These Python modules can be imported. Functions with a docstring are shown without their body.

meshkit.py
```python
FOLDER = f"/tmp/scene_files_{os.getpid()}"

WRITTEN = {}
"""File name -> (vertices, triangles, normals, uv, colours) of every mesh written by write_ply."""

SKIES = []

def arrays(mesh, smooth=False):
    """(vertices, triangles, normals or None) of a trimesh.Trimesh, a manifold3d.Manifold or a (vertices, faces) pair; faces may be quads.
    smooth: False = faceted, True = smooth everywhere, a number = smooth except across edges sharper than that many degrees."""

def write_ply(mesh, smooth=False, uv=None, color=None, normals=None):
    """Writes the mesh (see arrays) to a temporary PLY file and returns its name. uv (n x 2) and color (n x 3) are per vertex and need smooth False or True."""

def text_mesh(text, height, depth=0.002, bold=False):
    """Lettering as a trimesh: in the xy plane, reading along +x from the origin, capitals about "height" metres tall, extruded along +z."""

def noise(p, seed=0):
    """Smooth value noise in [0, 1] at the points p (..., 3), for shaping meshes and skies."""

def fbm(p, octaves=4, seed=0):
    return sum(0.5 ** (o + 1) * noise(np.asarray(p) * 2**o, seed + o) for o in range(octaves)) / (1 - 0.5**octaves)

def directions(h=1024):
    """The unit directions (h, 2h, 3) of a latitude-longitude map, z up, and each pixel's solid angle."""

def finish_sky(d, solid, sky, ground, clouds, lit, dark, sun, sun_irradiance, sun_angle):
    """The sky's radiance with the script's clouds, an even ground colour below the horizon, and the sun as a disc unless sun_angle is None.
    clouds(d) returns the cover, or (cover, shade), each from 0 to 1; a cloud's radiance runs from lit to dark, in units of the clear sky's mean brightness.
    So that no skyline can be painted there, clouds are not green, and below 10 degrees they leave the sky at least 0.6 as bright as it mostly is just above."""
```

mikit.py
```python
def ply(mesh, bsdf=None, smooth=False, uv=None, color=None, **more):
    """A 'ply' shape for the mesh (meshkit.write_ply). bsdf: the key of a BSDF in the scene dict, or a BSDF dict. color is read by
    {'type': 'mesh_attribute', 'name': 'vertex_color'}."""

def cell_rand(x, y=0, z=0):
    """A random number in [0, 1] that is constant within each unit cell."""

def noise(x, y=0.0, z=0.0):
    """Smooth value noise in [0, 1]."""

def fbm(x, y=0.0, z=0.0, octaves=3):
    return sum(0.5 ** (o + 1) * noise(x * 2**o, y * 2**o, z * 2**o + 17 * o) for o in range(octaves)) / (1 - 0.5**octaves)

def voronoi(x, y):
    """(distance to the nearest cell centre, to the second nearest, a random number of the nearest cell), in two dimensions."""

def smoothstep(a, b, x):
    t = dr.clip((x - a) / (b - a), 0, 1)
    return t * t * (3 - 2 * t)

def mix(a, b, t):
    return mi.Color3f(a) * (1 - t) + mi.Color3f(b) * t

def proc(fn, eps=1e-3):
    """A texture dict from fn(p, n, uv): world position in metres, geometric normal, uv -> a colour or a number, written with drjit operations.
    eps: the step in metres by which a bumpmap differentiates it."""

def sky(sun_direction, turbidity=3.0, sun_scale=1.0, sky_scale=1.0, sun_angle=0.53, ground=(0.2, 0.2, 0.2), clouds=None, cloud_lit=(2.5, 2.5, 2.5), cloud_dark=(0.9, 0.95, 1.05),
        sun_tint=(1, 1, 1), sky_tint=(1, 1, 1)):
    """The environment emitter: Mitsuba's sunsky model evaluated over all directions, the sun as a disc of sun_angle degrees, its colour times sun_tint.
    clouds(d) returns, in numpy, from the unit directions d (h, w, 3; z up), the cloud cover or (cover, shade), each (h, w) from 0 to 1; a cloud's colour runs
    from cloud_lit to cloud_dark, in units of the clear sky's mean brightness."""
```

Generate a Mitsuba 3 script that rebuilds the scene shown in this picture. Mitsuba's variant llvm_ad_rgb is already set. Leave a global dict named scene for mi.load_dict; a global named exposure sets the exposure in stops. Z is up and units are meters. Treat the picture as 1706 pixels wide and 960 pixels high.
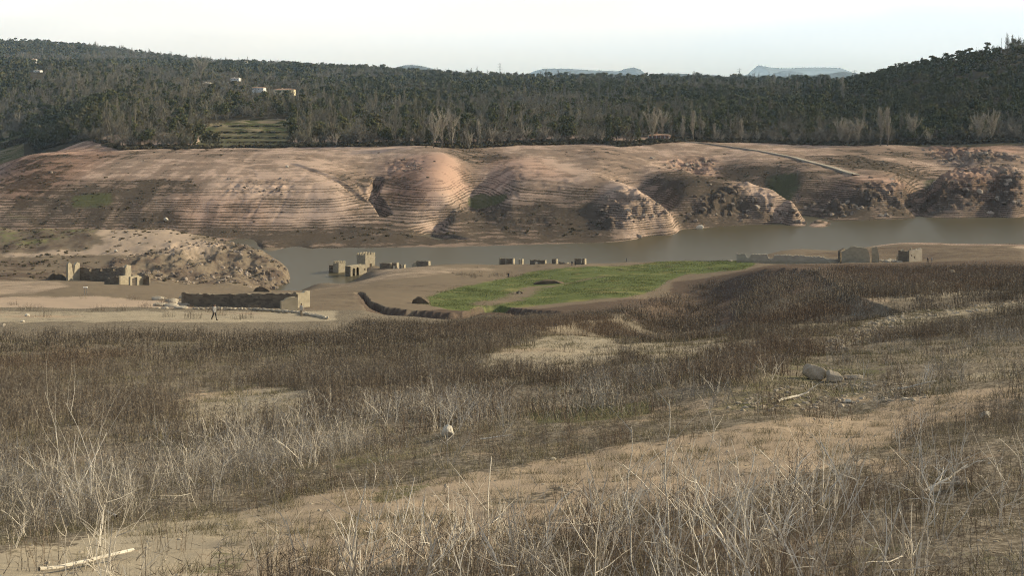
import math, random
import numpy as np
import trimesh, manifold3d, shapely
import shapely.geometry as sg
from scipy.interpolate import RBFInterpolator
from scipy.ndimage import map_coordinates, gaussian_filter, maximum_filter
import drjit as dr
import mitsuba as mi
import mikit, meshkit
from mikit import noise, fbm, voronoi, cell_rand, smoothstep, mix

T = mi.ScalarTransform4f
R = np.random.default_rng(7)
scene, labels = {}, {}

# ---------------------------------------------------------------- camera, sky, sun, air, exposure
EYE = 58.0                      # eye height above the reservoir water (z = 0)
F, CX, HZ = 2344.0, 853.0, 165.0  # survey constants: bearing = (px-CX)/F, drop = (py-HZ)/F
scene['camera'] = {
    'type': 'perspective', 'fov': 40.0, 'fov_axis': 'x', 'near_clip': 0.1, 'far_clip': 90000.0,
    'principal_point_offset_y': (480.0 - HZ) / 960.0,
    'to_world': T().look_at(origin=[0, 0, EYE], target=[0, 100, EYE], up=[0, 0, 1]),
    'medium': {'type': 'ref', 'id': 'air'},
}


SUN = np.array([0.83, 0.40, 0.385])


def cloud_cover(d):
    el = np.degrees(np.arcsin(np.clip(d[..., 2], -1, 1)))
    az = np.degrees(np.arctan2(d[..., 0], d[..., 1]))
    q = np.stack([az / 16.0, el / 2.4, az * 0], -1)
    n = meshkit.fbm(q, 4, 3)
    n2 = meshkit.fbm(np.stack([az / 30.0 + 5, el / 5.0, az * 0 + 3], -1), 3, 9)
    # a veil of high cloud, thinning to the bluish gap low on the right
    veil = np.clip(0.90 + 0.6 * (n - 0.5) + 0.05 * (el - 2.5), 0.6, 1.0)
    k = np.clip((el - 5) / 6, 0, 1)
    veil = veil * (1 - k) + np.clip(0.34 + 0.9 * (n2 - 0.5), 0.08, 1.0) * k
    # thin cloud scatters forward: the veil is bright on the sun's side and thin behind the viewer
    g = d @ (SUN / np.linalg.norm(SUN))
    veil = veil * np.clip(0.10 + 0.90 * (g + 0.50) / 0.60, 0.10, 1.0)
    # the lower part of the veil is bluer, more so to the right
    return veil, np.clip(0.5 + 3.2 * (n - 0.5) - 0.30 * (el - 2.3) + 0.018 * az, 0, 1)


scene['sky'] = mikit.sky(SUN, turbidity=3, sun_scale=1.9, sky_scale=1.0, sun_angle=1.6, ground=(0.12, 0.10, 0.08),
                         clouds=cloud_cover, cloud_lit=(6.6, 6.6, 6.45), cloud_dark=(5.1, 5.75, 6.2), sun_tint=(0.87, 1.0, 1.16))
exposure = 1.54

scene['air'] = {'type': 'homogeneous', 'albedo': {'type': 'rgb', 'value': [0.74, 0.88, 1.0]},
                'sigma_t': {'type': 'rgb', 'value': [2.4e-5, 2.9e-5, 3.6e-5]}}
scene['haze'] = {'type': 'cube', 'bsdf': {'type': 'null'}, 'interior': {'type': 'ref', 'id': 'air'},
                 'to_world': T().translate([0, 22000, 390]).scale([44000, 30000, 410])}
labels['haze'] = {'label': 'thin pale haze lying over the whole valley', 'category': 'haze', 'kind': 'stuff'}


def rgb(r, g, b):
    return {'type': 'rgb', 'value': [r, g, b]}


# ---------------------------------------------------------------- terrain: surveyed points (bearing px, drop py, distance D)
K = 700.0
pts = []


def col(px, s):                 # one profile line away from the eye: "py:D ..."
    for w in s.split():
        py, D = w.split(':')
        pts.append((px, float(py), float(D)))


def line(s, step=60):           # a crest, shore or valley line: "px,py,D ..."; D "w" = where that drop meets the water level
    prev = None
    for w in s.split():
        px, py, D = w.split(',')
        px, py = float(px), float(py)
        D = EYE * F / (py - HZ) if D == 'w' else float(D)
        if prev is not None:
            n = max(1, int(round(abs(px - prev[0]) / step)))
            for k in range(1, n):
                t = k / n
                pts.append((prev[0] + (px - prev[0]) * t, prev[1] + (py - prev[1]) * t, math.exp(math.log(prev[2]) * (1 - t) + math.log(D) * t)))
        pts.append((px, py, D))
        prev = (px, py, D)


def deep(px, z, *Ds):           # bed level z at distances Ds
    for D in Ds:
        pts.append((px, HZ + (EYE - z) * F / D, D))


# the near hillside
col(-250, '1500:6.5 1130:11 960:16 900:20 850:25 800:31 700:50 600:92 545:140 525:180 505:235 488:300 478:350')
col(100, '1500:6.3 1130:11 960:16 900:20 850:25 800:31 700:50 600:90 540:140 524:180 502:235 482:290 472:335 467:385')
col(250, '540:140 524:180 503:230 484:290 474:335 468:390')
col(400, '1500:6.2 1130:10.6 960:15.5 880:21 800:30 700:48 620:80 560:120 537:150 521:192 505:240 490:310 478:380 471:420')
col(620, '1500:6.1 1130:10.3 960:15 860:21 780:29 700:43 640:65 590:90 555:125 530:165 518:205 504:240 490:290 477:345 464:405 451:450 447:470')
col(853, '1500:6 1130:10 960:15 850:21 760:29 718:36 650:52 600:75 560:110 540:150 525:200 514:245 498:285 480:340 463:400 451:440 441:476')
col(1050, '1500:5.9 1130:9.8 960:14.5 840:21 740:29 690:37 640:50 600:70 560:110 537:160 516:220 498:268 480:315 460:380 445:440 438:474')
col(1170, '1500:5.8 1130:9.6 960:14 830:21 730:29 680:36 630:48 595:68 562:115 535:180 508:250 484:300 460:370 445:430 437:472')
col(1260, '1500:5.7 1130:9.4 960:14 820:21 720:29 670:36 620:48 585:66 555:90 530:115 500:150 480:185 463:235 452:290 451:330 445:400 438:450')
col(1380, '960:13.5 810:21 700:32 650:42 607:55 570:74 540:98 505:140 480:185 464:245 451:320 443:395 438:440')
col(1500, '1500:5.6 1130:9.2 960:13 800:21 690:33 640:42 600:55 560:75 520:110 490:165 470:230 450:335 441:405 437:440 426:490 413:525 406:548')
col(1700, '1500:5.5 1130:9 960:12.5 780:21 680:33 630:41 590:53 550:73 510:110 485:160 465:225 448:330 439:405 430:455 418:510 411:542')
col(1956, '1500:5.5 1130:9 960:12.5 780:21 680:33 630:41 590:53 550:73 510:110 485:160 465:225 448:330 439:405 430:455 418:510 411:542')
# near shore (spit) and its crest
line('472,474,w 530,476,w 590,468,w 625,458,w 650,450,w')
line('640,447,470 720,443,474 850,441,476 960,440,476 1100,438,474 1210,436,474 1300,435,470')
line('1300,424,500 1420,415,528 1500,406,548 1560,408,545 1700,411,542')
for px in (530, 560, 600):
    deep(px, 1.2, 432)
for px in (500, 540, 580):
    deep(px, -3.0, 460, 500, 530)
for px in (640, 700, 780, 860, 940, 1020, 1100, 1200):
    deep(px, -1.5, 496)
    deep(px, -3.5, 520)
for px in (1300, 1400):
    deep(px, -1.0, 548)
    deep(px, -3.0, 580, 605)
for px in (1500, 1600, 1700, 1956):
    deep(px, -1.0, 575)
    deep(px, -3.0, 600, 640)
# the knoll on the left with its water behind
line('-250,378,505 0,380,500 150,381,495 280,383,490 340,394,480 400,411,470 440,430,456 462,453,444')
line('-250,410,465 0,410,465 280,420,450 400,436,452')
line('-250,440,430 0,440,430 280,450,420 400,456,434')
line('0,466,385 280,467,398 400,470,418 455,474,436')
for px in (-250, -100, 60, 200, 340, 420):
    deep(px, -2.5, 545)
# far shore, mud flat, foot of the bank
line('-250,409,575 0,409,573 250,410,570 430,413,w 520,415,w 640,413,w 760,412,w 850,410,w 930,407,w 1000,405,w 1040,402,w 1090,393,w 1130,385,w 1200,378,w 1300,372,w 1370,369,w 1450,367,w 1530,364,w 1620,363,w 1706,361,w 1956,358,w', 40)
line('-250,376,612 0,377,612 200,379,612 400,381,606 560,376,612 640,369,618 700,380,604 740,389,590 850,386,595 900,385,592')
line('-250,334,662 -100,330,664 40,320,668 150,317,666 300,315,665 420,315,664 550,317,664')
line('-100,352,632 60,348,635 300,346,634 560,345,634')
line('60,284,735 200,281,732 350,279,730 480,281,730')
line('50,258,850 200,252,850 330,250,850 450,249,850 600,246,850 700,246,842')
line('-250,346,720 -100,330,730 -20,298,770')
line('-250,292,900 -100,285,950 0,286,1000')
line('-250,255,1400 -100,255,1400 0,255,1380 40,253,1300')
line('-250,280,1150 -100,281,1150 10,280,1150')
# bank bumps, gullies and spurs
col(620, '290:764 312:708 335:660 358:631')
col(700, '258:800 275:758 302:690 332:650 362:622')
col(745, '262:790 282:738 310:683 340:642 372:609')
line('790,258,852 787,290,778 780,320,728 772,345,675 742,379,612 722,389,596')
col(850, '258:850 273:790 290:735 330:650 360:615')
col(920, '262:830 276:775 290:712 330:640 365:606 384:592')
col(960, '262:840 284:742 300:672 335:628 368:604 383:592')
col(1000, '252:862 272:785 290:706 308:652 340:620 374:598 384:587')
line('1030,303,655 1040,308,645 1062,319,632 1080,333,620 1100,349,616 1112,360,613 1130,380,621', 20)
col(1062, '330:692 318:715 300:737 284:777 265:850')
col(1100, '356:660 346:678 325:693 300:715 283:768')
col(1130, '360:640 330:664 302:700 288:750')
line('1000,249,890 1050,264,840 1100,281,775 1150,290,745 1200,298,705 1250,309,685 1290,326,672 1330,350,662 1362,366,658', 25)
line('1150,299,812 1200,307,790 1250,325,745 1290,343,715 1330,359,690')
col(1200, '350:654 325:669 306:684')
col(1250, '342:665 322:675')
col(1300, '350:666')
col(1150, '275:870 255:910 238:985')
col(1250, '300:800 283:830 262:880 243:990')
col(1330, '347:712 320:735 292:765 268:850 243:1000')
col(1430, '350:685 330:700 305:722 290:760 270:860 245:1000')
col(1500, '345:697 316:722 300:752 285:830 262:930 243:1020')
line('1530,361,696 1532,346,715 1537,322,755 1545,305,800 1580,288,860 1602,279,900', 20)
col(1565, '338:702 311:718 297:750')
col(1620, '335:700 308:715 290:740 279:800 278:850 262:930 245:1020')
col(1700, '335:698 308:713 290:738 281:800 277:850 260:930 240:1030')
col(1956, '335:698 308:713 290:738 281:800 277:850 260:930 240:1030')
# the wooded hills
for px, s in ((-250, '235:1500 200:1650 160:1950 130:2400 110:3000 114:3400 78:4700 84:5600'),
              (20, '228:1480 200:1600 160:1900 130:2350 112:2900 115:3300 76:4600 82:5600'),
              (160, '248:900 232:1000 195:1250 160:1700 132:2200 114:2900 116:3300 84:4500 90:5600'),
              (330, '244:930 216:1060 195:1220 165:1650 140:2150 124:2850 117:3400 108:4200 110:5600'),
              (430, '242:930 218:1050 196:1200 165:1650 143:2150 129:2800 113:3700 115:5600'),
              (620, '240:930 214:1110 185:1500 160:2000 142:2600 124:3300 122:3600 130:5600'),
              (853, '240:930 214:1110 185:1500 160:2000 146:2600 135:3200 138:3600 140:5600'),
              (1030, '238:960 210:1150 182:1500 158:2000 147:2600 138:3200 141:3600 142:5600'),
              (1200, '236:1020 205:1220 180:1500 156:2000 147:2600 140:3200 143:3600 144:5600'),
              (1330, '234:1040 205:1220 182:1500 158:2000 149:2600 141:3200 144:3600 144:5600'),
              (1440, '234:1050 190:1260 152:1480 135:1680 138:2200 140:3200 146:5600'),
              (1520, '234:1060 190:1210 150:1370 118:1540 124:1750 140:3200 148:5600'),
              (1610, '234:1050 190:1170 150:1300 120:1400 101:1490 110:1700 140:3200 150:5600'),
              (1706, '232:1050 190:1150 150:1260 110:1380 81:1480 92:1700 140:3200 150:5600'),
              (1956, '232:1050 190:1140 150:1240 100:1370 40:1500 45:1700 120:3200 150:5600')):
    col(px, s)

P = np.array(pts)
_, keep = np.unique(np.round(np.stack([P[:, 0] / 4, np.log(P[:, 2]) * K / 4], 1)), axis=0, return_index=True)
P = P[np.sort(keep)]
rbf = RBFInterpolator(np.stack([P[:, 0], np.log(P[:, 2]) * K], 1) / 100, P[:, 1], kernel='thin_plate_spline', smoothing=0.002, degree=1)
gx = np.arange(-250, 1957, 14.0)
gl = np.arange(math.log(5.5) * K, math.log(5600) * K + 12, 12.0)
GX, GL = np.meshgrid(gx, gl, indexing='ij')
coarse = rbf(np.stack([GX.ravel(), GL.ravel()], 1) / 100).reshape(GX.shape)

# the fine grid: bearings (columns) by distances (rows)
inner = np.arange(-250, 1956.1, 2.6)
side = np.array([40, 100, 180, 300, 480, 740, 1100, 1600, 2300, 3300, 4800.0])
PXS = np.concatenate([(-250 - side)[::-1], inner, 1956 + side])


def logspace(a, b, n):
    return np.exp(np.linspace(math.log(a), math.log(b), n, endpoint=False))


DS = np.concatenate([[1.2, 2.2, 3.3, 4.4], logspace(5.5, 12, 14), logspace(12, 60, 170), logspace(60, 380, 210), logspace(380, 540, 70), logspace(540, 950, 250), logspace(950, 1300, 70), logspace(1300, 5600, 74), [5600]])
CPX, LD = np.meshgrid(np.clip(PXS, -250, 1956), np.log(np.clip(DS, 5.5, 5600)) * K, indexing='ij')
tanp = map_coordinates(coarse, [(CPX - gx[0]) / 14.0, (LD - gl[0]) / 12.0], order=3, mode='nearest')
UX = (PXS[:, None] - CX) / F
X = UX * DS[None, :]
Y = np.broadcast_to(DS[None, :], X.shape).copy()
Z = EYE - (tanp - HZ) / F * DS[None, :]
near = DS < 5.5
Z[:, near] = np.minimum(EYE - 1.7 - (DS[near] / 5.5) * 1.6, 1e9)[None, :]
PXG = np.broadcast_to(PXS[:, None], X.shape)


def fb(scale, octaves=4, seed=0, stretch=1.0, zz=0.0):
    return meshkit.fbm(np.stack([X / scale, Y / scale * stretch, np.zeros_like(X) + zz], -1), octaves, seed) - 0.5


BASE = Z.copy()
ROW = HZ + (EYE - BASE) * F / np.maximum(Y, 1)


def first_hit(px, py, grid=None, dmin=8.0, dmax=5600.0):
    """The first point of the land seen along a bearing and a drop."""
    g = Z if grid is None else grid
    i = (px - PXS[11]) / 2.6 + 11
    i0 = int(np.clip(math.floor(i), 0, len(PXS) - 2)); t = i - i0
    zc = g[i0] * (1 - t) + g[i0 + 1] * t
    ray = EYE - (py - HZ) / F * DS
    over = np.nonzero((zc >= ray) & (DS > dmin) & (DS < dmax))[0]
    if not len(over):
        k = len(DS) - 1
        return DS[k] * (px - CX) / F, DS[k], zc[k]
    k = over[0]
    a, b = ray[k - 1] - zc[k - 1], ray[k] - zc[k]
    s = a / (a - b) if a > b else 1.0
    D = DS[k - 1] * (1 - s) + DS[k] * s
    return D * (px - CX) / F, D, EYE - (py - HZ) / F * D


def height(x, y):
    """Land height at world points, read from the grid."""
    x, y = np.atleast_1d(np.asarray(x, float)), np.atleast_1d(np.asarray(y, float))
    px = x / y * F + CX
    i = np.interp(px, PXS, np.arange(len(PXS)))
    j = np.interp(y, DS, np.arange(len(DS)))
    return map_coordinates(Z, [i, j], order=1, mode='nearest')


def region(s, soft=1.0, grid=None, dmin=8.0, dmax=5600.0):
    """A patch of land as a mask on the grid, its outline given by points seen at 'px,py'."""
    poly = sg.Polygon([first_hit(*map(float, w.split(',')), grid=grid, dmin=dmin, dmax=dmax)[:2] for w in s.split()]).buffer(0)
    m = shapely.contains_xy(poly, X.ravel(), Y.ravel()).reshape(X.shape).astype(np.float32)
    return gaussian_filter(m, soft) if soft else m


def strip(s, width, grid=None, dmin=8.0, dmax=5600.0):
    """Distance-based mask (1 on the line, 0 at width) of a polyline seen at 'px,py'."""
    ln = sg.LineString([first_hit(*map(float, w.split(',')), grid=grid, dmin=dmin, dmax=dmax)[:2] for w in s.split()])
    x0, y0, x1, y1 = ln.buffer(width).bounds
    out = np.zeros(X.shape, np.float32)
    sel = (X > x0) & (X < x1) & (Y > y0) & (Y < y1)
    out[sel] = np.clip(1 - shapely.distance(ln, shapely.points(X[sel], Y[sel])) / width, 0, 1)
    return out


# ---- land form detail
zone = lambda a, b, w=0.08: 1 / (1 + np.exp(-(np.log(Y) - math.log(a)) / (w / 2))) * (1 / (1 + np.exp((np.log(Y) - math.log(b)) / (w / 2))))
Znear, Zmid, Zbank, Zhill = zone(1, 230), zone(230, 545, .03), zone(545, 1040, .05), zone(1040, 9000, .05)
far_left = (PXG < 40) & (Y > 760)
rocky = np.zeros(X.shape, np.float32)
for s in ('1000,340 1045,312 1085,338 1128,382 1040,400 1010,380', '1130,372 1180,320 1240,306 1290,328 1360,368 1200,376', '1330,345 1440,310 1520,320 1526,362 1400,366',
          '1540,350 1560,305 1620,282 1704,285 1704,360 1545,362', '1110,268 1180,262 1200,290 1130,290', '1540,243 1600,243 1704,262 1704,276 1560,272'):
    rocky = np.maximum(rocky, region(s, 3))
knoll = region('190,444 330,422 400,411 442,428 466,450 474,472 455,474 380,470 250,467', 2)
knoll = gaussian_filter(maximum_filter(knoll, (11, 9)), 1.5)
scree = np.maximum(region('370,306 480,300 495,322 380,328', 3), region('660,262 700,268 705,282 640,285', 2))
Z += Znear * (fb(7, 4, 1) * 0.55 * np.clip((Y - 8) / 30, 0, 1) + fb(1.1, 3, 2) * 0.16 * np.clip((Y - 3) / 8, 0, 1) * np.clip(1.6 - Y / 120, 0.2, 1))
Z += Zmid * (fb(18, 4, 3) * 0.9 * np.clip((Z - 0.5) / 4, 0, 1) + fb(4, 3, 4) * 0.25)
# strand lines left by the falling water: small level steps with worn, broken lips
up = np.clip((Z - 2.0) / 3, 0, 1) * Zbank * ~far_left
wob = fb(60, 4, 5) * 2.0 + fb(8, 2, 6) * 0.5
q = (Z + wob) / 1.45 + 1.1 * meshkit.noise(np.stack([Z * .75, X / 220, Y * 0], -1), 9)
step = (q - np.floor(q))
LEVEL = R.uniform(0, 1, 200) ** 1.6 * 1.5
ledge = np.clip((step - 0.74) / 0.26, 0, 1) ** 1.3
amp = np.clip(0.30 + 2.6 * fb(55, 3, 8), 0.0, 1) * np.clip(1.3 - Z / 17, 0.08, 1)
Z += up * amp * LEVEL[np.floor(q).astype(int) % 200] * (ledge - step) * 0.45 * (1 - 0.6 * rocky)
rill = np.abs(meshkit.fbm(np.stack([X / 9.0, Y / 45.0, X * 0 + 2], -1), 4, 11) - 0.5)
Z += up * (-0.4 * np.clip(0.12 - rill, 0, 1) / 0.12 * np.clip(0.4 + 2 * fb(40, 2, 12), 0, 1))
Z += up * (fb(34, 3, 13) * 1.3 + fb(5, 3, 14) * 0.30)
rk = 1 - np.abs(2 * (meshkit.fbm(np.stack([X / 9.0, Y / 15.0, Z / 7.0], -1), 5, 15)) - 1)
rk2 = meshkit.fbm(np.stack([X / 2.6, Y / 5.0, Z / 2.0], -1), 3, 16) - 0.5
Z += rocky * up * ((rk - 0.75) * 9.0 + rk2 * 4.0)
Z += (knoll * 1.0) * ((rk - 0.75) * 4.0 + rk2 * 2.2)
Z += scree * (rk2 * 2.4)
Z += Zmid * region('0,380 280,382 340,392 330,425 0,440', 2) * (fb(7, 4, 31) * 1.1)
# incised gullies in the bank
for s, w, dpt in (('628,296 627,310 620,324 631,340 642,357', 3.0, 4.2), ('540,292 570,306 602,332', 2.6, 1.3), ('483,272 530,288 575,302', 3.0, 1.1), ('597,308 610,326 632,344', 2.2, 1.0),
                  ('700,392 730,372 752,350', 4.0, 1.4), ('770,398 690,382 730,368', 2.5, 1.3), ('740,398 705,388 715,382', 3.0, 1.2)):
    Z -= strip(s, w, BASE) ** 0.7 * dpt
# scarps: lips of the field terraces above the weed grown stream bed
lip_px = np.arange(598, 934, 6.0)
lip_line = np.interp(lip_px, [598, 606, 613, 642, 700, 752, 772, 800, 830, 862, 900, 933], [488, 490, 500, 512, 517, 521, 521, 512, 510, 516, 518, 518])
lip_D = np.array([first_hit(a, b, BASE)[1] for a, b in zip(lip_px, lip_line)])
gap = np.interp(PXG[:, 0], lip_px, lip_D)[:, None] + fb(6, 2, 33) * 5 - Y
inside = np.interp(PXG[:, 0], [590, 606, 900, 934], [0, 1, 1, 0])[:, None]
Z -= inside * np.where(gap > 0, 1.35 * np.exp(-gap / 26.0) * np.clip(gap / 1.2, 0, 1), 0)
channel = inside * ((gap > 0) & (gap < 60))
ravine = strip('1236,462 1216,490 1196,525 1181,560', 15, BASE)
Z -= ravine ** .6 * 4.0
# track bench on the near hillside
TRACK_U = '-120,960 0,925 250,872 480,838 700,803 900,768 1100,737 1300,700 1500,668 1720,650'
TRACK_L = '1720,664 1580,700 1490,730 1370,782 1220,832 1040,868 860,906 680,940 480,968 300,1010 100,1050 -120,1100'
track = region(TRACK_U + ' ' + TRACK_L, 0, BASE)
far_hill = Zhill * (fb(110, 4, 20) * 16 * np.clip((Y - 1050) / 500, 0, 1) + fb(25, 3, 21) * 2)
Z += far_hill
# terraced meadows: level steps held by banks
meadow = region('326,247 332,226 350,206 400,200 482,199 484,216 476,247', 0, BASE)
meadow2 = region('672,232 720,232 720,222 675,222', 0, BASE)
mz = Z / 2.1
Z = np.where(gaussian_filter(np.maximum(meadow, meadow2), 1) > 0.4, (np.floor(mz) + np.clip((mz - np.floor(mz) - 0.8) / 0.2, 0, 1)) * 2.1, Z)
# ---------------------------------------------------------------- land cover (what grows or lies where)
veg_noise = fb(9, 4, 40)
sm = lambda a, b, x: np.clip((x - a) / (b - a), 0, 1) ** 2 * (3 - 2 * np.clip((x - a) / (b - a), 0, 1))
# near hillside: bare soil 1 .. weed litter 0; greenness
bare = gaussian_filter(track, 2.0) * 0.95
for s, v in (('286,668 330,650 372,655 420,647 480,648 525,662 500,690 530,712 440,706 400,726 350,700 320,712', .95), ('800,602 850,580 900,566 985,560 1030,572 1030,596 960,622 820,624', .95),
             ('1040,572 1180,566 1270,570 1260,592 1050,598', .85), ('1330,588 1400,560 1440,538 1706,500 1706,520 1500,560 1400,590', .62),
             ('1200,655 1340,600 1500,575 1706,560 1706,640 1500,650 1300,690', .32), ('1260,560 1330,535 1425,540 1390,556', .5), ('1480,500 1560,482 1690,476 1690,490 1560,498', .8),
             ('1420,508 1480,495 1500,505 1440,516', .6), ('560,600 660,590 760,596 640,610', .4)):
    bare = np.maximum(bare, region(s, 3) * v)
bare = np.maximum(bare, 0.25 * Znear * (Y < 40))
bare = np.maximum(bare, region('-200,522 300,519 560,519 560,536 300,538 -200,541', 2) * .9)
green = np.zeros_like(Z)
for s, v in (('880,690 950,678 1080,668 1090,690 960,706 890,706', .9), ('540,770 640,750 760,742 700,770 560,790', .5), ('1150,690 1250,640 1330,600 1500,600 1440,660 1250,690', .45),
             ('1380,940 1450,890 1706,900 1706,958 1400,958', .35), ('300,958 360,915 420,930 400,958', .6), ('590,830 690,800 740,805 640,840', .6)):
    green = np.maximum(green, region(s, 2) * v)
# valley floor: g = field grass; b = 0 dark litter, .45 brown silt, 1 pale pink sand
field = region('712,494 760,480 830,466 880,454 960,446 1080,440 1180,435 1245,436 1262,440 1240,450 1210,452 1140,458 1110,470 1085,486 1040,497 960,503 890,510 858,513 800,511 768,520 715,510', 1.6)
field *= 1 - 0.9 * np.maximum(strip('800,509 830,504 862,496 885,480 912,477', 5), strip('905,482 930,476 1010,460', 2.5) * .6)
silt = np.full_like(Z, 0.45)
for s, v in (('-200,497 120,494 230,500 300,505 330,516 470,530 560,530 560,536 -200,537', 1.0), ('-200,460 60,462 90,470 120,478 60,492 -200,494', .8),
             ('120,476 240,474 300,490 240,497 120,492', .45), ('560,478 640,450 720,445 1240,437 1240,441 850,447 700,462 600,474', .72), ('475,472 540,477 590,469 610,474 540,484', .6),
             ('480,500 600,480 760,470 860,462 720,490 610,484 600,520 500,520', .36), ('1340,424 1500,408 1700,412 1706,436 1550,436 1400,430', .25), ('1676,413 1706,409 1800,409 1800,420 1706,416', .9)):
    m = region(s, 1.5)
    silt = silt * (1 - m) + v * m
litter = region('1120,470 1240,452 1300,441 1400,440 1550,437 1706,436 2000,436 2000,560 1706,560 1200,600 1100,560', 2)
litter = np.maximum(litter, region('520,540 560,520 610,522 700,524 800,522 900,515 1040,500 1140,490 1140,560 700,580 520,560', 1))
litter = np.maximum(litter, channel)
silt = silt * (1 - litter) + 0.05 * litter
knoll_all = region('-200,379 0,379 150,380 282,382 340,392 402,409 444,427 468,446 482,470 470,476 455,473 400,470 250,466 -200,463', 1)
knoll_all = gaussian_filter(maximum_filter(knoll_all, (13, 9)), 1)
kp = region('150,384 282,383 345,396 395,412 300,428 190,424 130,418 170,402', 3) * .75 + region('-200,417 60,421 180,415 180,420 60,428 -200,428', 1) * .6
silt = silt * (1 - knoll_all) + np.clip(0.30 + kp + fb(5, 4, 41) * .9 + (meshkit.fbm(np.stack([X / 14, Y / 14, Z / .7], -1), 3, 57) - .5) * .5, 0, 1) * knoll_all
kgreen = region('-200,382 120,382 165,392 120,412 -200,418', 3) * knoll_all
green2 = np.maximum(field, kgreen * 0.42)
green2 = np.maximum(green2, region('596,506 700,516 752,520 700,522 620,514', 1) * .35)
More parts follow.
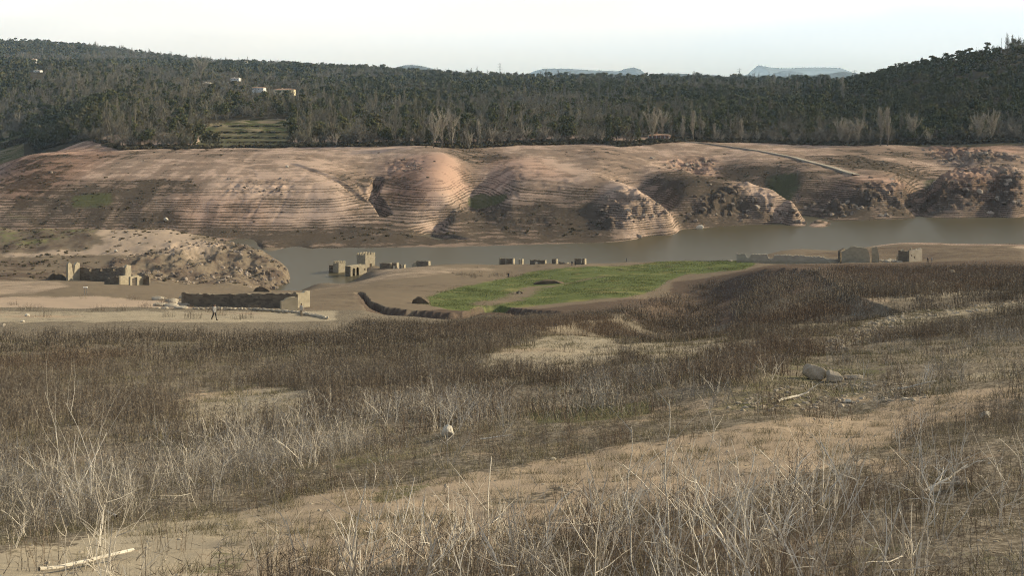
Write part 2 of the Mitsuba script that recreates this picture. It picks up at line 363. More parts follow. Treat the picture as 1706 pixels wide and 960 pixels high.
# far bank: p = pale pink clay 1 .. dark scrub and wet silt 0, with lit and shaded slopes painted in
pink = np.full_like(Z, .72)
for s, v in (('1130,290 1320,262 1520,300 1520,365 1140,382', .42), ('860,300 1010,295 1030,345 900,345', .5), ('60,330 200,296 330,300 330,318 200,355 110,352', .14), ('0,300 60,258 150,258 80,330 0,350', .34), ('0,352 330,352 330,378 0,376', .2), ('200,252 420,250 420,262 150,266', .5),
             ('330,382 560,377 640,370 700,382 740,392 1010,382 1040,402 850,412 430,415', .12), ('640,300 690,296 700,345 665,365 635,340', .36), ('560,284 640,290 640,300 600,330 560,316', .3),
             ('770,262 800,262 790,300 775,330 830,345 900,352 720,388 750,372 772,330', .14), ('750,240 830,248 850,262 800,275 740,262', .3), ('720,350 860,340 1000,345 1030,385 1010,400 780,390', .16),
             ('860,245 1040,250 1090,280 1000,300 930,270 850,258', .52), ('1010,292 1120,285 1240,308 1200,330 1100,330', .3), ('1080,300 1180,300 1250,330 1240,375 1130,380', .16),
             ('1190,280 1290,275 1330,300 1260,318', .06), ('1330,350 1440,325 1525,330 1525,365 1380,366', .14), ('1140,240 1300,258 1440,290 1500,300 1420,268 1300,246 1180,238', .62),
             ('1330,262 1480,268 1560,290 1540,300 1450,285', .2), ('1530,310 1570,300 1590,310 1550,360 1528,362', .1), ('1560,300 1706,290 1706,360 1545,362', .24), ('1590,282 1706,280 1706,292 1590,296', .62),
             ('1540,243 1620,243 1660,270 1560,268', .5), ('1640,262 1706,268 1706,278 1640,276', .5), ('1380,248 1540,246 1560,268 1400,264', .34), ('120,410 0,412 0,380 250,380', .2)):
    m = region(s, 4, BASE)
    pink = pink * (1 - m) + v * m  # low values also paint shade on slopes turned from the sun
red = np.zeros_like(Z)
for s, v in (('0,262 60,256 200,256 130,300 30,340 0,330', .7), ('1540,240 1700,243 1706,256 1560,262', 1.0), ('640,270 770,270 780,330 700,352 640,330', .8), ('1330,330 1500,300 1530,310 1500,335', .6), ('300,320 450,340 450,380 280,375', .4),
             ('1110,262 1190,262 1200,290 1120,290', .6), ('1545,300 1700,300 1700,345 1545,345', .6), ('800,262 900,262 960,300 830,310', .5)):
    red = np.maximum(red, region(s, 6, BASE) * v)
pgreen = np.zeros_like(Z)
for s, v in (('770,322 800,318 845,325 840,340 780,344', 1.0), ('115,325 190,318 190,345 115,350', .7), ('1535,300 1565,296 1560,314 1535,316', .9), ('1270,290 1330,282 1340,312 1280,318', .6), ('0,350 60,356 60,372 0,370', .5)):
    pgreen = np.maximum(pgreen, region(s, 3, BASE) * v)
band = (meshkit.fbm(np.stack([X / 60, Y / 90, (Z + wob) / 0.95], -1), 3, 51) - .5) * 1.5
streak = meshkit.fbm(np.stack([X / 3.4 + Y / 60, Y / 60, X * 0 + 7], -1), 4, 55) - .5
left_part = np.interp(PXG[:, 0], [330, 480], [1, .3])[:, None]
pink = gaussian_filter(pink, 3)
for s, v in (('1002,314 1045,305 1088,332 1128,380 1098,372 1060,345 1015,335', .95), ('1212,300 1260,308 1300,330 1345,362 1310,362 1270,340 1232,322', .92), ('1400,284 1500,300 1524,312 1490,332 1400,306', .86),
             ('1562,306 1620,279 1704,282 1704,294 1600,299', .72), ('690,262 762,270 776,300 770,335 735,345 705,320 690,290', 1.0), ('420,280 540,290 600,340 620,372 420,374 300,372 290,345 380,320', .9),
             ('858,258 930,262 1000,290 985,300 900,300 855,290', .92)):
    m = region(s, 4, BASE)
    pink = pink * (1 - .8 * m) + v * m * .8  # sunlit crests and slopes painted paler into the clay colour
pink = np.clip(pink - .04 + band * .22 * (1 - .5 * rocky) + fb(7, 4, 52) * .6 + fb(17, 3, 56) * .5 + fb(40, 3, 54) * .4 + streak * left_part * .7, 0, 1)
pgreen = np.maximum(pgreen, gaussian_filter(meadow, 1) * .9)
far_pale = far_left & (Y > 1000)
pink = np.where(far_pale, np.clip(.75 + fb(12, 4, 53), 0, 1), pink)
pgreen = np.where(far_pale, .25, pgreen)
hill_meadow = np.maximum(meadow, meadow2)
strip_of_grass = np.zeros_like(Z)

# ---------------------------------------------------------------- ground materials: colour only
scene['near_soil'] = {'type': 'twosided', 'bsdf': {'type': 'diffuse', 'reflectance': mikit.proc(lambda p, n, uv: near_soil(p, uv))}}
scene['valley_soil'] = {'type': 'twosided', 'bsdf': {'type': 'diffuse', 'reflectance': mikit.proc(lambda p, n, uv: valley_soil(p, uv))}}
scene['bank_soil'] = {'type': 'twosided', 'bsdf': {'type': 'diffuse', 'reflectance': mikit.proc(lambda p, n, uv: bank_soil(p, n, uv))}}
scene['hill_soil'] = {'type': 'twosided', 'bsdf': {'type': 'diffuse', 'reflectance': mikit.proc(lambda p, n, uv: hill_soil(p, uv))}}


def near_soil(p, uv):
    a = fbm(p.x * 1.3, p.y * 1.3, 0, 4)
    g = noise(p.x * 14, p.y * 14)
    g2 = noise(p.x * 45, p.y * 45)
    m = fbm(p.x * .45, p.y * .45, 5, 3)
    lit = mix((.115, .096, .074), (.26, .222, .172), smoothstep(.3, .75, g * .6 + g2 * .4))
    soil = mix((.25, .21, .155), (.42, .36, .27), fbm(p.x * .9 + 9, p.y * .9, 0, 3) * .5 + g2 * .3 + g * .2)
    soil = mix(soil, (.35, .25, .18), smoothstep(.6, .8, noise(p.x * .11, p.y * .06)) * .5)
    soil = mix(soil, (.12, .10, .07), smoothstep(.62, .8, g * .5 + a * .5) * .75)
    c = mix(lit, soil, smoothstep(.36, .62, uv.x + (a - .5) * 1.1 + (m - .5) * .9 + (g - .5) * .35))
    return mix(c, mix((.085, .092, .042), (.14, .14, .07), g2), smoothstep(.35, .7, uv.y + (a - .5) * .8 + (g - .5) * .4) * .8)


def valley_soil(p, uv):
    a = fbm(p.x * .16, p.y * .16, 0, 4)
    g = fbm(p.x * .9, p.y * .9, 3, 3)
    s = mi.Float(uv.y) + (a - .5) * .35 + (g - .5) * .25
    c = mix((.115, .088, .070), (.185, .148, .110), smoothstep(.08, .42, s))
    c = mix(c, (.38, .295, .225), smoothstep(.55, .95, s))
    grass = mix(mix((.088, .112, .045), (.128, .152, .062), g), (.20, .19, .085), smoothstep(.55, .8, a))
    return mix(c, grass, smoothstep(.30, .78, uv.x + (g - .5) * .6 + (a - .5) * .6) * .92)


def bank_soil(p, n, uv):
    a = fbm(p.x * .22, p.y * .22, p.z * .5, 4)
    g = fbm(p.x * 1.2, p.y * .8, p.z * 1.5, 3)
    # lines of dead weed and wet silt that mark former water levels, broken along their length; the shade of the terrace risers is painted in with them
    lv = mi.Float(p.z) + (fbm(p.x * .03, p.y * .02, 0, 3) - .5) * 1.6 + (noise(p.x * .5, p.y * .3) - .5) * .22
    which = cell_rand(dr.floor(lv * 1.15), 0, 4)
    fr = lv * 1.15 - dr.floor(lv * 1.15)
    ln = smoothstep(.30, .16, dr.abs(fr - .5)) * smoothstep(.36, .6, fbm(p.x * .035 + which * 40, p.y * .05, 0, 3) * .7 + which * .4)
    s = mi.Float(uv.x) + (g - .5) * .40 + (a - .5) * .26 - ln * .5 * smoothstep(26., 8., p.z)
    dk = mix((.060, .050, .040), (.125, .098, .076), g)
    c = mix(dk, mix((.205, .16, .126), (.255, .182, .142), a), smoothstep(.16, .48, s))
    c = mix(c, mix((.39, .296, .236), (.46, .335, .265), a), smoothstep(.52, .92, s))
    k = mi.Float(uv.y)
    c = mix(c, mi.Color3f(c) * mi.Color3f(.94, .76, .71), dr.clip(k, 0, 1) * .8)
    return mix(c, mix((.065, .072, .036), (.10, .105, .055), g), smoothstep(.35, .65, -k + (g - .5) * .5) * .85)


def hill_soil(p, uv):
    g = fbm(p.x * .12, p.y * .05, 0, 4)
    g2 = noise(p.x * .05, p.y * .2)
    floor_ = mix((.055, .05, .035), (.10, .085, .06), g)
    grass = mix(mix((.075, .082, .038), (.17, .145, .085), smoothstep(.35, .7, g)), (.22, .18, .125), smoothstep(.62, .8, g2))
    return mix(floor_, grass, smoothstep(.4, .6, uv.x))


def sheet(name, j0, j1, bsdf, u, v, label, cat):
    nx, ny = len(PXS), j1 - j0 + 1
    V = np.stack([X[:, j0:j1 + 1], Y[:, j0:j1 + 1], Z[:, j0:j1 + 1]], -1).reshape(-1, 3)
    a = (np.arange(nx - 1)[:, None] * ny + np.arange(ny - 1)[None]).ravel()
    Fq = np.stack([a, a + ny, a + ny + 1, a + 1], 1)
    uv = np.stack([u[:, j0:j1 + 1].ravel(), v[:, j0:j1 + 1].ravel()], 1)
    # shading normals from the whole grid so that the sheets meet without a seam
    nr = GN[:, j0:j1 + 1].reshape(-1, 3)
    path = meshkit.write_ply((V, Fq), False, uv, None, normals=nr)
    scene[name] = {'type': 'ply', 'filename': path, 'face_normals': False, 'bsdf': {'type': 'ref', 'id': bsdf}}
    labels[name] = {'label': label, 'category': cat, 'kind': 'structure'}


def grid_normals():
    Pt = np.stack([X, Y, Z], -1)
    a, b = np.gradient(Pt, axis=0), np.gradient(Pt, axis=1)
    n = np.cross(a, b)
    n *= np.sign(n[..., 2:3] + 1e-12)
    return n / np.linalg.norm(n, axis=-1, keepdims=True)


GN = grid_normals()
J1, J2, J3 = (int(np.searchsorted(DS, d)) for d in (205, 543, 1020))
bank_far = int(np.searchsorted(DS, 1420))
# the pale bank behind the left shoulder belongs to the far sheet: give it the meadow value
hm = np.maximum(hill_meadow, np.where(far_pale & (Z < 24), .75, 0))
sheet('hillside', 0, J1, 'near_soil', bare, green, 'weed grown slope falling away from the viewer, crossed by a bare track', 'hillside')
sheet('valley_floor', J1, J2, 'valley_soil', green2, silt, 'dry reservoir bed of brown silt with a green field and a rocky knoll', 'ground')
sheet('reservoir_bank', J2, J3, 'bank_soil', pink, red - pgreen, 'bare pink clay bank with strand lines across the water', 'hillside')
sheet('wooded_hills', J3, len(DS) - 1, 'hill_soil', hm, hm * 0, 'wooded hills rising behind the bare bank', 'hills')

# water: muddy, slightly ruffled
scene['muddy_water'] = {'type': 'roughplastic', 'diffuse_reflectance': rgb(.26, .228, .155), 'alpha': 0.065, 'specular_reflectance': rgb(.31, .31, .31), 'int_ior': 1.33, 'nonlinear': True}
wx, wy = np.meshgrid(np.linspace(-420, 900, 190), np.linspace(415, 1000, 120), indexing='ij')
wz = (meshkit.fbm(np.stack([wx / 9, wy / 5, wx * 0], -1), 2, 5) - .5) * .03
a = (np.arange(189)[:, None] * 120 + np.arange(119)[None]).ravel()
scene['water'] = mikit.ply((np.stack([wx, wy, wz], -1).reshape(-1, 3), np.stack([a, a + 120, a + 121, a + 1], 1)), 'muddy_water', smooth=True)
labels['water'] = {'label': 'muddy brown water of the shrunken reservoir', 'category': 'water', 'kind': 'structure'}

# far blue mountains
scene['mountain_wood'] = {'type': 'diffuse', 'reflectance': mikit.proc(lambda p, n, uv: mix((.045, .055, .04), (.10, .10, .075), fbm(p.x * .002, p.y * .001, p.z * .005, 4)))}


def mountain(key, label, D, depth, s, seed, rough=.06):
    q = np.array([list(map(float, w.split(','))) for w in s.split()])
    px = np.linspace(q[0, 0], q[-1, 0], 150)
    ridge = EYE - (np.interp(px, q[:, 0], q[:, 1]) - HZ) * D / F
    t = np.linspace(-1, 1, 41)
    prof = np.clip(1 - np.abs(t) ** 1.3, 0, 1)
    xx = (px[:, None] - CX) / F * (D + 0 * t[None])
    yy = D + depth * t[None] + 0 * xx
    base = 20.0
    n = meshkit.fbm(np.stack([xx / (depth * .5), yy / (depth * .5), 0 * xx], -1), 5, seed) - .5
    zz = base + (ridge[:, None] - base) * prof[None] + n * (ridge.max() - base) * rough * 2.2 * np.clip(1.3 - prof[None], .25, 1)
    zz += (meshkit.fbm(np.stack([xx / 60, yy / 60, 0 * xx], -1), 2, seed + 3) - .5) * 10
    a = (np.arange(149)[:, None] * 41 + np.arange(40)[None]).ravel()
    scene[key] = mikit.ply((np.stack([xx, yy, zz], -1).reshape(-1, 3), np.stack([a, a + 41, a + 42, a + 1], 1)), 'mountain_wood', smooth=True)
    labels[key] = {'label': label, 'category': 'mountain', 'kind': 'structure'}


mountain('mountain', 'pale blue mountain with a sharp peak on the horizon', 42000, 5200, '1225,128 1248,124 1256,116 1264,108.5 1272,110 1285,112.5 1310,113.5 1340,112.5 1375,112 1400,113 1412,118 1425,123 1440,128', 1)
mountain('mountain_001', 'rounded blue hill in front of the peaked mountain', 25000, 2900, '1262,130 1285,124 1300,119 1318,118 1335,121 1345,126 1360,129', 2)
mountain('mountain_002', 'long blue ridge with a knob at its right end', 24000, 2800, '870,128 890,119 905,115 940,114 980,116 1010,117 1030,118 1040,114.5 1055,112 1066,115 1076,123 1084,128', 3)
mountain('mountain_003', 'small blue hump above the middle of the wooded skyline', 15000, 1400, '645,120 662,112 676,108.5 690,109 704,110 718,114 735,121', 4)
mountain('mountain_004', 'low grey blue hills along the skyline', 15000, 1500, '1060,131 1090,124 1112,122 1135,123 1160,124.5 1190,126 1210,128 1240,127 1270,127 1330,127 1365,124 1385,122 1405,119 1420,121 1440,125 1480,130', 5)
# ---------------------------------------------------------------- trees
def place(x, y, z, rot, s, sz=None, lean=0.0):
    c, n = math.cos(rot), math.sin(rot)
    sz = s if sz is None else sz
    return T([[c * s, -n * s, lean * sz, x], [n * s, c * s, 0, y], [0, 0, sz, z], [0, 0, 0, 1]])


class Soup:
    """Collects triangles of many small pieces into one mesh."""

    def __init__(self):
        self.v, self.f, self.n = [], [], 0

    def add(self, v, f):
        v = np.asarray(v, float).reshape(-1, 3)
        self.v.append(v); self.f.append(np.asarray(f, int).reshape(-1, 3) + self.n); self.n += len(v)

    def tris(self, t):              # (k, 3, 3)
        t = np.asarray(t, float)
        self.add(t.reshape(-1, 3), np.arange(len(t) * 3).reshape(-1, 3))

    def tube(self, path, radii, sides=4):
        path, radii = np.asarray(path, float), np.asarray(radii, float)
        d = np.gradient(path, axis=0)
        d /= np.linalg.norm(d, axis=1, keepdims=True) + 1e-9
        ref = np.array([.31, .95, .07]) if abs(d[0, 1]) < .8 else np.array([.95, .1, .3])
        a = np.cross(d, ref); a /= np.linalg.norm(a, axis=1, keepdims=True) + 1e-9
        b = np.cross(d, a)
        th = np.arange(sides) * 2 * np.pi / sides
        ring = path[:, None] + radii[:, None, None] * (a[:, None] * np.cos(th)[None, :, None] + b[:, None] * np.sin(th)[None, :, None])
        f = []
        for i in range(len(path) - 1):
            for k in range(sides):
                p, q = i * sides + k, i * sides + (k + 1) % sides
                f += [[p, q, q + sides], [p, q + sides, p + sides]]
        self.add(ring.reshape(-1, 3), f)

    def slivers(self, base, tip, width, r):     # many thin tapering blades at once
        base, tip = np.asarray(base, float), np.asarray(tip, float)
        d = tip - base
        s = np.cross(d, r.normal(size=d.shape)); s /= np.linalg.norm(s, axis=1, keepdims=True) + 1e-9
        w = np.broadcast_to(np.asarray(width, float), (len(d),))[:, None] * .5
        self.tris(np.stack([base - s * w, base + s * w, tip], 1))

    def mesh(self):
        return np.vstack(self.v), np.vstack(self.f)


def leaf_blob(so, r, centre, rad, n, size):
    d = r.normal(size=(n, 3)); d /= np.linalg.norm(d, axis=1, keepdims=True)
    d[:, 2] = np.where(d[:, 2] < -.3, -d[:, 2], d[:, 2])
    p = centre + d * rad * (r.uniform(.72, 1.08, (n, 1)))
    nn = d + r.normal(size=(n, 3)) * .45; nn /= np.linalg.norm(nn, axis=1, keepdims=True)
    a = np.cross(nn, r.normal(size=(n, 3))); a /= np.linalg.norm(a, axis=1, keepdims=True)
    b = np.cross(nn, a)
    s = size * r.uniform(.6, 1.3, (n, 1))
    so.tris(np.stack([p + a * s, p - a * s * .6 + b * s * .8, p - a * s * .5 - b * s * .8], 1))


def evergreen(seed, n, kind, size=.75):
    r = np.random.default_rng(seed); so = Soup()
    if kind == 0:       # holm oak: broad, low, lumpy
        c = [(r.normal(0, 1.6), r.normal(0, 1.6), r.uniform(3.2, 6.6)) for _ in range(9)]
        for q in c:
            leaf_blob(so, r, np.array(q), np.array([1.9, 1.9, 1.6]) * r.uniform(.75, 1.2), n // 9, size)
    elif kind == 1:     # pine: taller, flat layered crown
        for _ in range(8):
            h = r.uniform(5.5, 10.5); w = 2.2 * (1 - abs(h - 7.6) / 6)
            leaf_blob(so, r, np.array([r.normal(0, w * .6), r.normal(0, w * .6), h]), np.array([1.7, 1.7, .95]) * r.uniform(.8, 1.15), n // 8, size)
    else:               # younger conical pine
        for k in range(8):
            h = 2.2 + k * 1.05; w = 2.4 * (1 - k / 9.5)
            leaf_blob(so, r, np.array([r.normal(0, .25), r.normal(0, .25), h]), np.array([w, w, .9]), n // 8, size * .9)
    return so.mesh()


def trunk_mesh(h, r0, seed):
    r = np.random.default_rng(seed); so = Soup()
    z = np.linspace(-.6, h, 4)
    so.tube(np.stack([np.cumsum(r.normal(0, .12, 4)) * (z > 0), np.cumsum(r.normal(0, .12, 4)) * (z > 0), z], 1), np.linspace(r0, r0 * .45, 4), 5)
    return so.mesh()


def bare_tree(seed, n, kind, w=.13):
    """Twig haze of a leafless tree. kind 0 round crown, 1 upright poplar, 2 broad crown on upright limbs."""
    r = np.random.default_rng(seed); so = Soup()
    H, W, z0 = ((9.0, 3.6, 1.6), (15.0, 1.9, 1.6), (12.5, 4.4, 2.4))[kind]
    limbs = []
    for _ in range((12, 18, 16)[kind]):
        a = r.uniform(0, 6.28); h0 = r.uniform(z0 * .6, H * (.4, .72, .5)[kind])
        reach = W * math.sqrt(r.uniform(.02, 1)) * (1 if kind != 1 else (1.1 - h0 / H))
        top = np.array([math.cos(a) * reach, math.sin(a) * reach, min(H * (1 - .28 * (reach / W) ** 2), h0 + H * r.uniform(.25, .55))])
        b = np.array([0, 0, h0]); m = b * .55 + top * .45 + [math.cos(a) * reach * .15, math.sin(a) * reach * .15, -.3]
        limbs.append((b, m, top))
        so.tube([b, m, top], [w * .6, w * .45, w * .2], 3)
    base, tip = [], []
    for _ in range(n):
        b, m, t = limbs[r.integers(len(limbs))]
        u = r.uniform(.12, 1)
        p = (1 - u) ** 2 * b + 2 * u * (1 - u) * m + u * u * t
        d = (t - b) / np.linalg.norm(t - b) * .8 + r.normal(size=3) * (.7, .42, .6)[kind] + [0, 0, (.3, .6, .4)[kind]]
        base.append(p); tip.append(p + d / np.linalg.norm(d) * r.uniform(.5, 1.7))
    so.slivers(base, tip, w * r.uniform(.5, 1.1, n), r)
    return so.mesh()


def leaf_mat(key, c0, c1, c2, fs=.045):
    def fn(p, n, uv):
        a = fbm(p.x * fs, p.y * fs * .6, 0, 3)
        t = cell_rand(p.x * .16 + noise(p.x * .3, p.y * .3), p.y * .16, 3)
        g = noise(p.x * .7, p.y * .7, p.z * .7)
        c = mix(c0, c1, dr.clip(t * .65 + g * .45, 0, 1))
        return mix(c, c2, smoothstep(.5, .72, a) * .65)
    scene[key] = {'type': 'twosided', 'bsdf': {'type': 'diffuse', 'reflectance': mikit.proc(fn)}}


leaf_mat('evergreen_leaf', (.050, .056, .028), (.138, .136, .066), (.15, .13, .078))
leaf_mat('bare_twig', (.14, .125, .10), (.25, .225, .178), (.20, .188, .135))
scene['pale_twig'] = {'type': 'twosided', 'bsdf': {'type': 'diffuse', 'reflectance': mikit.proc(lambda p, n, uv: mix((.30, .265, .21), (.46, .415, .335), noise(p.x * .8, p.y * .8, p.z * .5)))}}
scene['bark'] = {'type': 'twosided', 'bsdf': {'type': 'diffuse', 'reflectance': mikit.proc(lambda p, n, uv: mix((.09, .075, .058), (.17, .145, .115), noise(p.x * 4, p.y * 4, p.z * 1.5)))}}


def group(name, mesh, bsdf):
    scene[name] = {'type': 'shapegroup', 'piece': mikit.ply(mesh, bsdf)}


for k in range(3):
    group(f'evergreen_near_{k}', evergreen(10 + k, 260, k, .62), 'evergreen_leaf')
    group(f'evergreen_mid_{k}', evergreen(20 + k, 110, k, .95), 'evergreen_leaf')
    group(f'evergreen_far_{k}', evergreen(30 + k, 56, k, 1.35), 'evergreen_leaf')
    group(f'bare_near_{k}', bare_tree(40 + k, 260, k, .15), 'bare_twig')
    group(f'bare_mid_{k}', bare_tree(50 + k, 110, k, .26), 'bare_twig')
    group(f'poplar_crown_{k}', bare_tree(60 + k, 900, (1, 2, 1)[k], .17), 'pale_twig')
    group(f'tree_trunk_{k}', trunk_mesh((3.6, 6.5, 3.0)[k], .22, 70 + k), 'bark')
group('tall_trunk', trunk_mesh(8.5, .26, 75), 'bark')

counts = {}


def numbered(name):
    counts[name] = counts.get(name, -1) + 1
    return name if counts[name] == 0 else f'{name}_{counts[name]:03d}'


def inst(key, grp, m):
    scene[key] = {'type': 'instance', 'shapegroup': {'type': 'ref', 'id': grp}, 'to_world': m}


# where trees stand: on the hills beyond the edge of the bare bank
EDGE = np.array([[-400, 256], [0, 252], [50, 252], [60, 255], [200, 251], [300, 249], [420, 246], [500, 245], [600, 244], [700, 243], [740, 246], [800, 246], [850, 243], [1000, 240], [1040, 245], [1090, 240], [1150, 236],
                 [1250, 237], [1320, 241], [1400, 243], [1500, 241], [1600, 239], [1706, 236], [2100, 234]], float)
edge_D = np.array([first_hit(p[0], p[1], dmin=700)[1] for p in EDGE])
edge_D[:3] = 1405
open_poly = [sg.Polygon([first_hit(*map(float, w.split(',')), dmin=700)[:2] for w in s.split()]).buffer(0) for s in
             ('326,246.5 332,226 350,206 400,200 482,199 490,216 480,246.5', '672,232 720,232 720,222 675,222', '455,158 495,158 500,150 450,150')]
CLEAR = []              # (x, y, radius): house plots

trees = []


def scatter(D0, D1, spacing, r):
    n = int(.5 * (D1 ** 2 - D0 ** 2) * (2100 + 400) / F / spacing ** 2)
    D = np.sqrt(r.uniform(D0 ** 2, D1 ** 2, n)); px = r.uniform(-330, 2030, n)
    x = (px - CX) / F * D
    ok = D > np.interp(px, EDGE[:, 0], edge_D) + 2
    for q in open_poly:
        ok &= ~shapely.contains_xy(q, x, D)
    return x[ok], D[ok], px[ok]


HOUSES = [(473, 152.5, 1900), (430, 150.5, 1930), (1100, 238, 985), (62, 121, 2450), (392, 134, 2350), (344, 142, 2150)]
for hx, hy, hD in HOUSES:
    CLEAR.append(((hx - CX) / F * hD, hD, 27 if hx == 473 else 20))
bare_field = lambda x, y: meshkit.fbm(np.stack([x / 150, y / 330, x * 0], -1), 3, 77)
rt = np.random.default_rng(3)
for D0, D1, sp, lod in ((840, 1330, 7.6, 'near'), (1330, 2200, 11.0, 'mid'), (2200, 5400, 18.0, 'far')):
    x, y, px = scatter(D0, D1, sp, rt)
    z = height(x, y)
    b = bare_field(x, y) + .03 + np.where((px > 220) & (px < 1000) & (y < 1500), .10, 0) - np.where((px < 210) & (y < 1300), .14, 0) - np.where((px > 1400) & (y > 1130), .1, 0) + np.where((px > 1260) & (px < 1420) & (y < 1300), .05, 0)
    for i in range(len(x)):
        if any((x[i] - c[0]) ** 2 + (y[i] - c[1]) ** 2 < c[2] ** 2 or (abs(x[i] - c[0] * y[i] / c[1]) < c[2] * .7 and c[1] - 450 < y[i] < c[1] + 5) for c in CLEAR):
            continue
        u = rt.random()
        bare_one = u < np.clip((b[i] - .40) / .22, .06, .8)
        s = rt.uniform(.8, 1.55) * (1.12 if lod != 'far' else 1.3)
        if px[i] > 1380 and y[i] > 1100:
            s *= .72
        kind = int(rt.choice(3, p=(.5, .3, .2))) if not bare_one else int(rt.choice(3, p=(.72, .06, .22)))
        if bare_one and lod == 'near' and y[i] > edge_D.min():
            s *= rt.uniform(.8, 1.15)
        trees.append((y[i], x[i], z[i], bare_one, kind, s, lod, px[i]))
trees.sort()
BIG = {False: 290, True: 290}
for D, x, y_, bare_one, kind, s, lod, px in trees:
    m = place(x, D, y_ - .3, rt.uniform(0, 6.28), s * rt.uniform(.9, 1.15), s)
    base = ('bare_' if bare_one else 'evergreen_') + ('mid' if bare_one and lod == 'far' else lod) + f'_{kind}'
    vis = -5 < px < 1711
    if vis and BIG[bare_one] > 0 and lod == 'near':
        BIG[bare_one] -= 1
        key = numbered('bare_tree' if bare_one else 'evergreen_tree')
        inst(key + '__crown', base, m); inst(key + '__trunk', 'tree_trunk_%d' % kind, m)
        wh = 'in the dense wood at far left' if px < 210 else 'beside the terraced meadow' if px < 500 else 'left of the tall pale clump' if px < 700 else 'behind the pale trees left of the centre' if px < 860 else 'on the bank edge right of the centre' if px < 1040 else 'around the low pavilion' if px < 1160 else 'behind the concrete ramp' if px < 1380 else 'behind the row of pale trees at right' if px < 1560 else 'at the foot of the dark hill at far right'
        wh = ('tall ' if s > 1.12 else 'small ' if s < .9 else 'mid sized ') + '%s ' + wh
        labels[key] = {'label': wh % ('leafless grey brown tree' if bare_one else 'dark evergreen tree'), 'category': 'tree', 'group': wh % ('leafless trees' if bare_one else 'evergreen trees')}
    else:
        inst('forest__%05d' % counts.setdefault('f', 0), base, m)
        counts['f'] += 1
labels['forest'] = {'label': 'mixed wood of dark evergreens and leafless trees covering the hills', 'category': 'forest', 'kind': 'stuff'}

# pale leafless poplars and other trees that stand out singly: (px, py of foot, kind of crown, height m, label)
SOLO = [
    (737, 247, 1, 27, 'tallest pale leafless tree in the big clump left of the centre'), (722, 247, 1, 21, 'pale leafless tree on the left side of the big clump left of the centre'),
    (753, 247, 1, 24, 'pale leafless tree on the right side of the big clump left of the centre'), (782, 254, 1, 15, 'small dark trunked leafless tree alone on the bare bank beside the pale clump'),
    (797, 245, 0, 17, 'slim pale tree just right of the small lone tree on the bank'), (822, 245, 1, 14, 'low spreading pale leafless tree right of the slim one near the centre'),
    (965, 222, 0, 15, 'very pale plume shaped tree standing out of the dark wood right of the centre'), (1086, 240, 1, 27, 'tall pale leafless tree directly left of the low roofed house'),
    (1104, 232, 1, 21, 'pale leafless tree rising behind the low roofed house'), (1138, 236, 0, 16, 'slim pale poplar near the top end of the concrete ramp'), (1155, 236, 0, 20, 'taller pale poplar just right of the top end of the concrete ramp'),
    (1172, 236, 0, 13, 'leftmost of the short pale poplars behind the ramp'), (1190, 237, 0, 12, 'short pale poplar second from left behind the ramp'), (1235, 238, 0, 15, 'single slim poplar behind the middle of the ramp'),
    (1293, 239, 0, 7, 'short pale stub of a tree behind the lower half of the ramp'), (1399, 243, 1, 21, 'leftmost pale leafless tree of the right hand row'), (1412, 243, 1, 18, 'narrower pale tree second in the right hand row'),
    (1431, 243, 1, 21, 'pale leafless tree with clear trunk third in the right hand row'), (1467, 243, 0, 24, 'tall slender poplar in the middle of the right hand row'), (1479, 243, 0, 24, 'twin tall slender poplar in the middle of the right hand row'),
    (1523, 241, 1, 23, 'big vase shaped leafless tree in the right hand row'), (1629, 239, 1, 23, 'thin pale tree near the right edge before the dark hill'), (1652, 239, 1, 25, 'broad pale leafless tree near the right edge before the dark hill'),
    (1404, 170, 0, 16, 'lone pale tree high among dark trees at the foot of the right hill'), (335, 143, 1, 22, 'pale feathery tree on the left hillside'), (560, 246, 1, 10, 'small olive grey tree on the terraced meadow edge'),
    (600, 243, 0, 8, 'thin grey tree between the meadow and the pale clump'), (877, 242, 1, 13, 'grey leafless tree on the bank edge right of the centre'), (908, 241, 1, 13, 'second grey leafless tree on the bank edge right of the centre'),
    (1003, 240, 1, 11, 'pale bushy leafless tree left of the dark hollow'),
]
for k, (px, py, kd, h, lab) in enumerate(SOLO):
    x, D, z = first_hit(px, py, dmin=760)
    key = numbered('leafless_tree')
    g = ['poplar_crown_0', 'poplar_crown_1', 'poplar_crown_2'][kd if kd == 1 else (0 if k % 2 else 2)]
    s = h * 1.22 / (15.5 if kd == 0 else 13.5)
    s *= max(1.0, D / 940) * .92
    m = place(x, D, z - .2, rt.uniform(0, 6.28), s * (1.1 if kd == 0 else .74), s)
    inst(key + '__crown', g, m); inst(key + '__trunk', 'tall_trunk', m)
    labels[key] = {'label': lab, 'category': 'tree', 'group': 'pale leafless trees along the bank'}
group('pale_round_0', bare_tree(80, 620, 0, .15), 'pale_twig'); group('pale_round_1', bare_tree(81, 700, 2, .15), 'pale_twig')
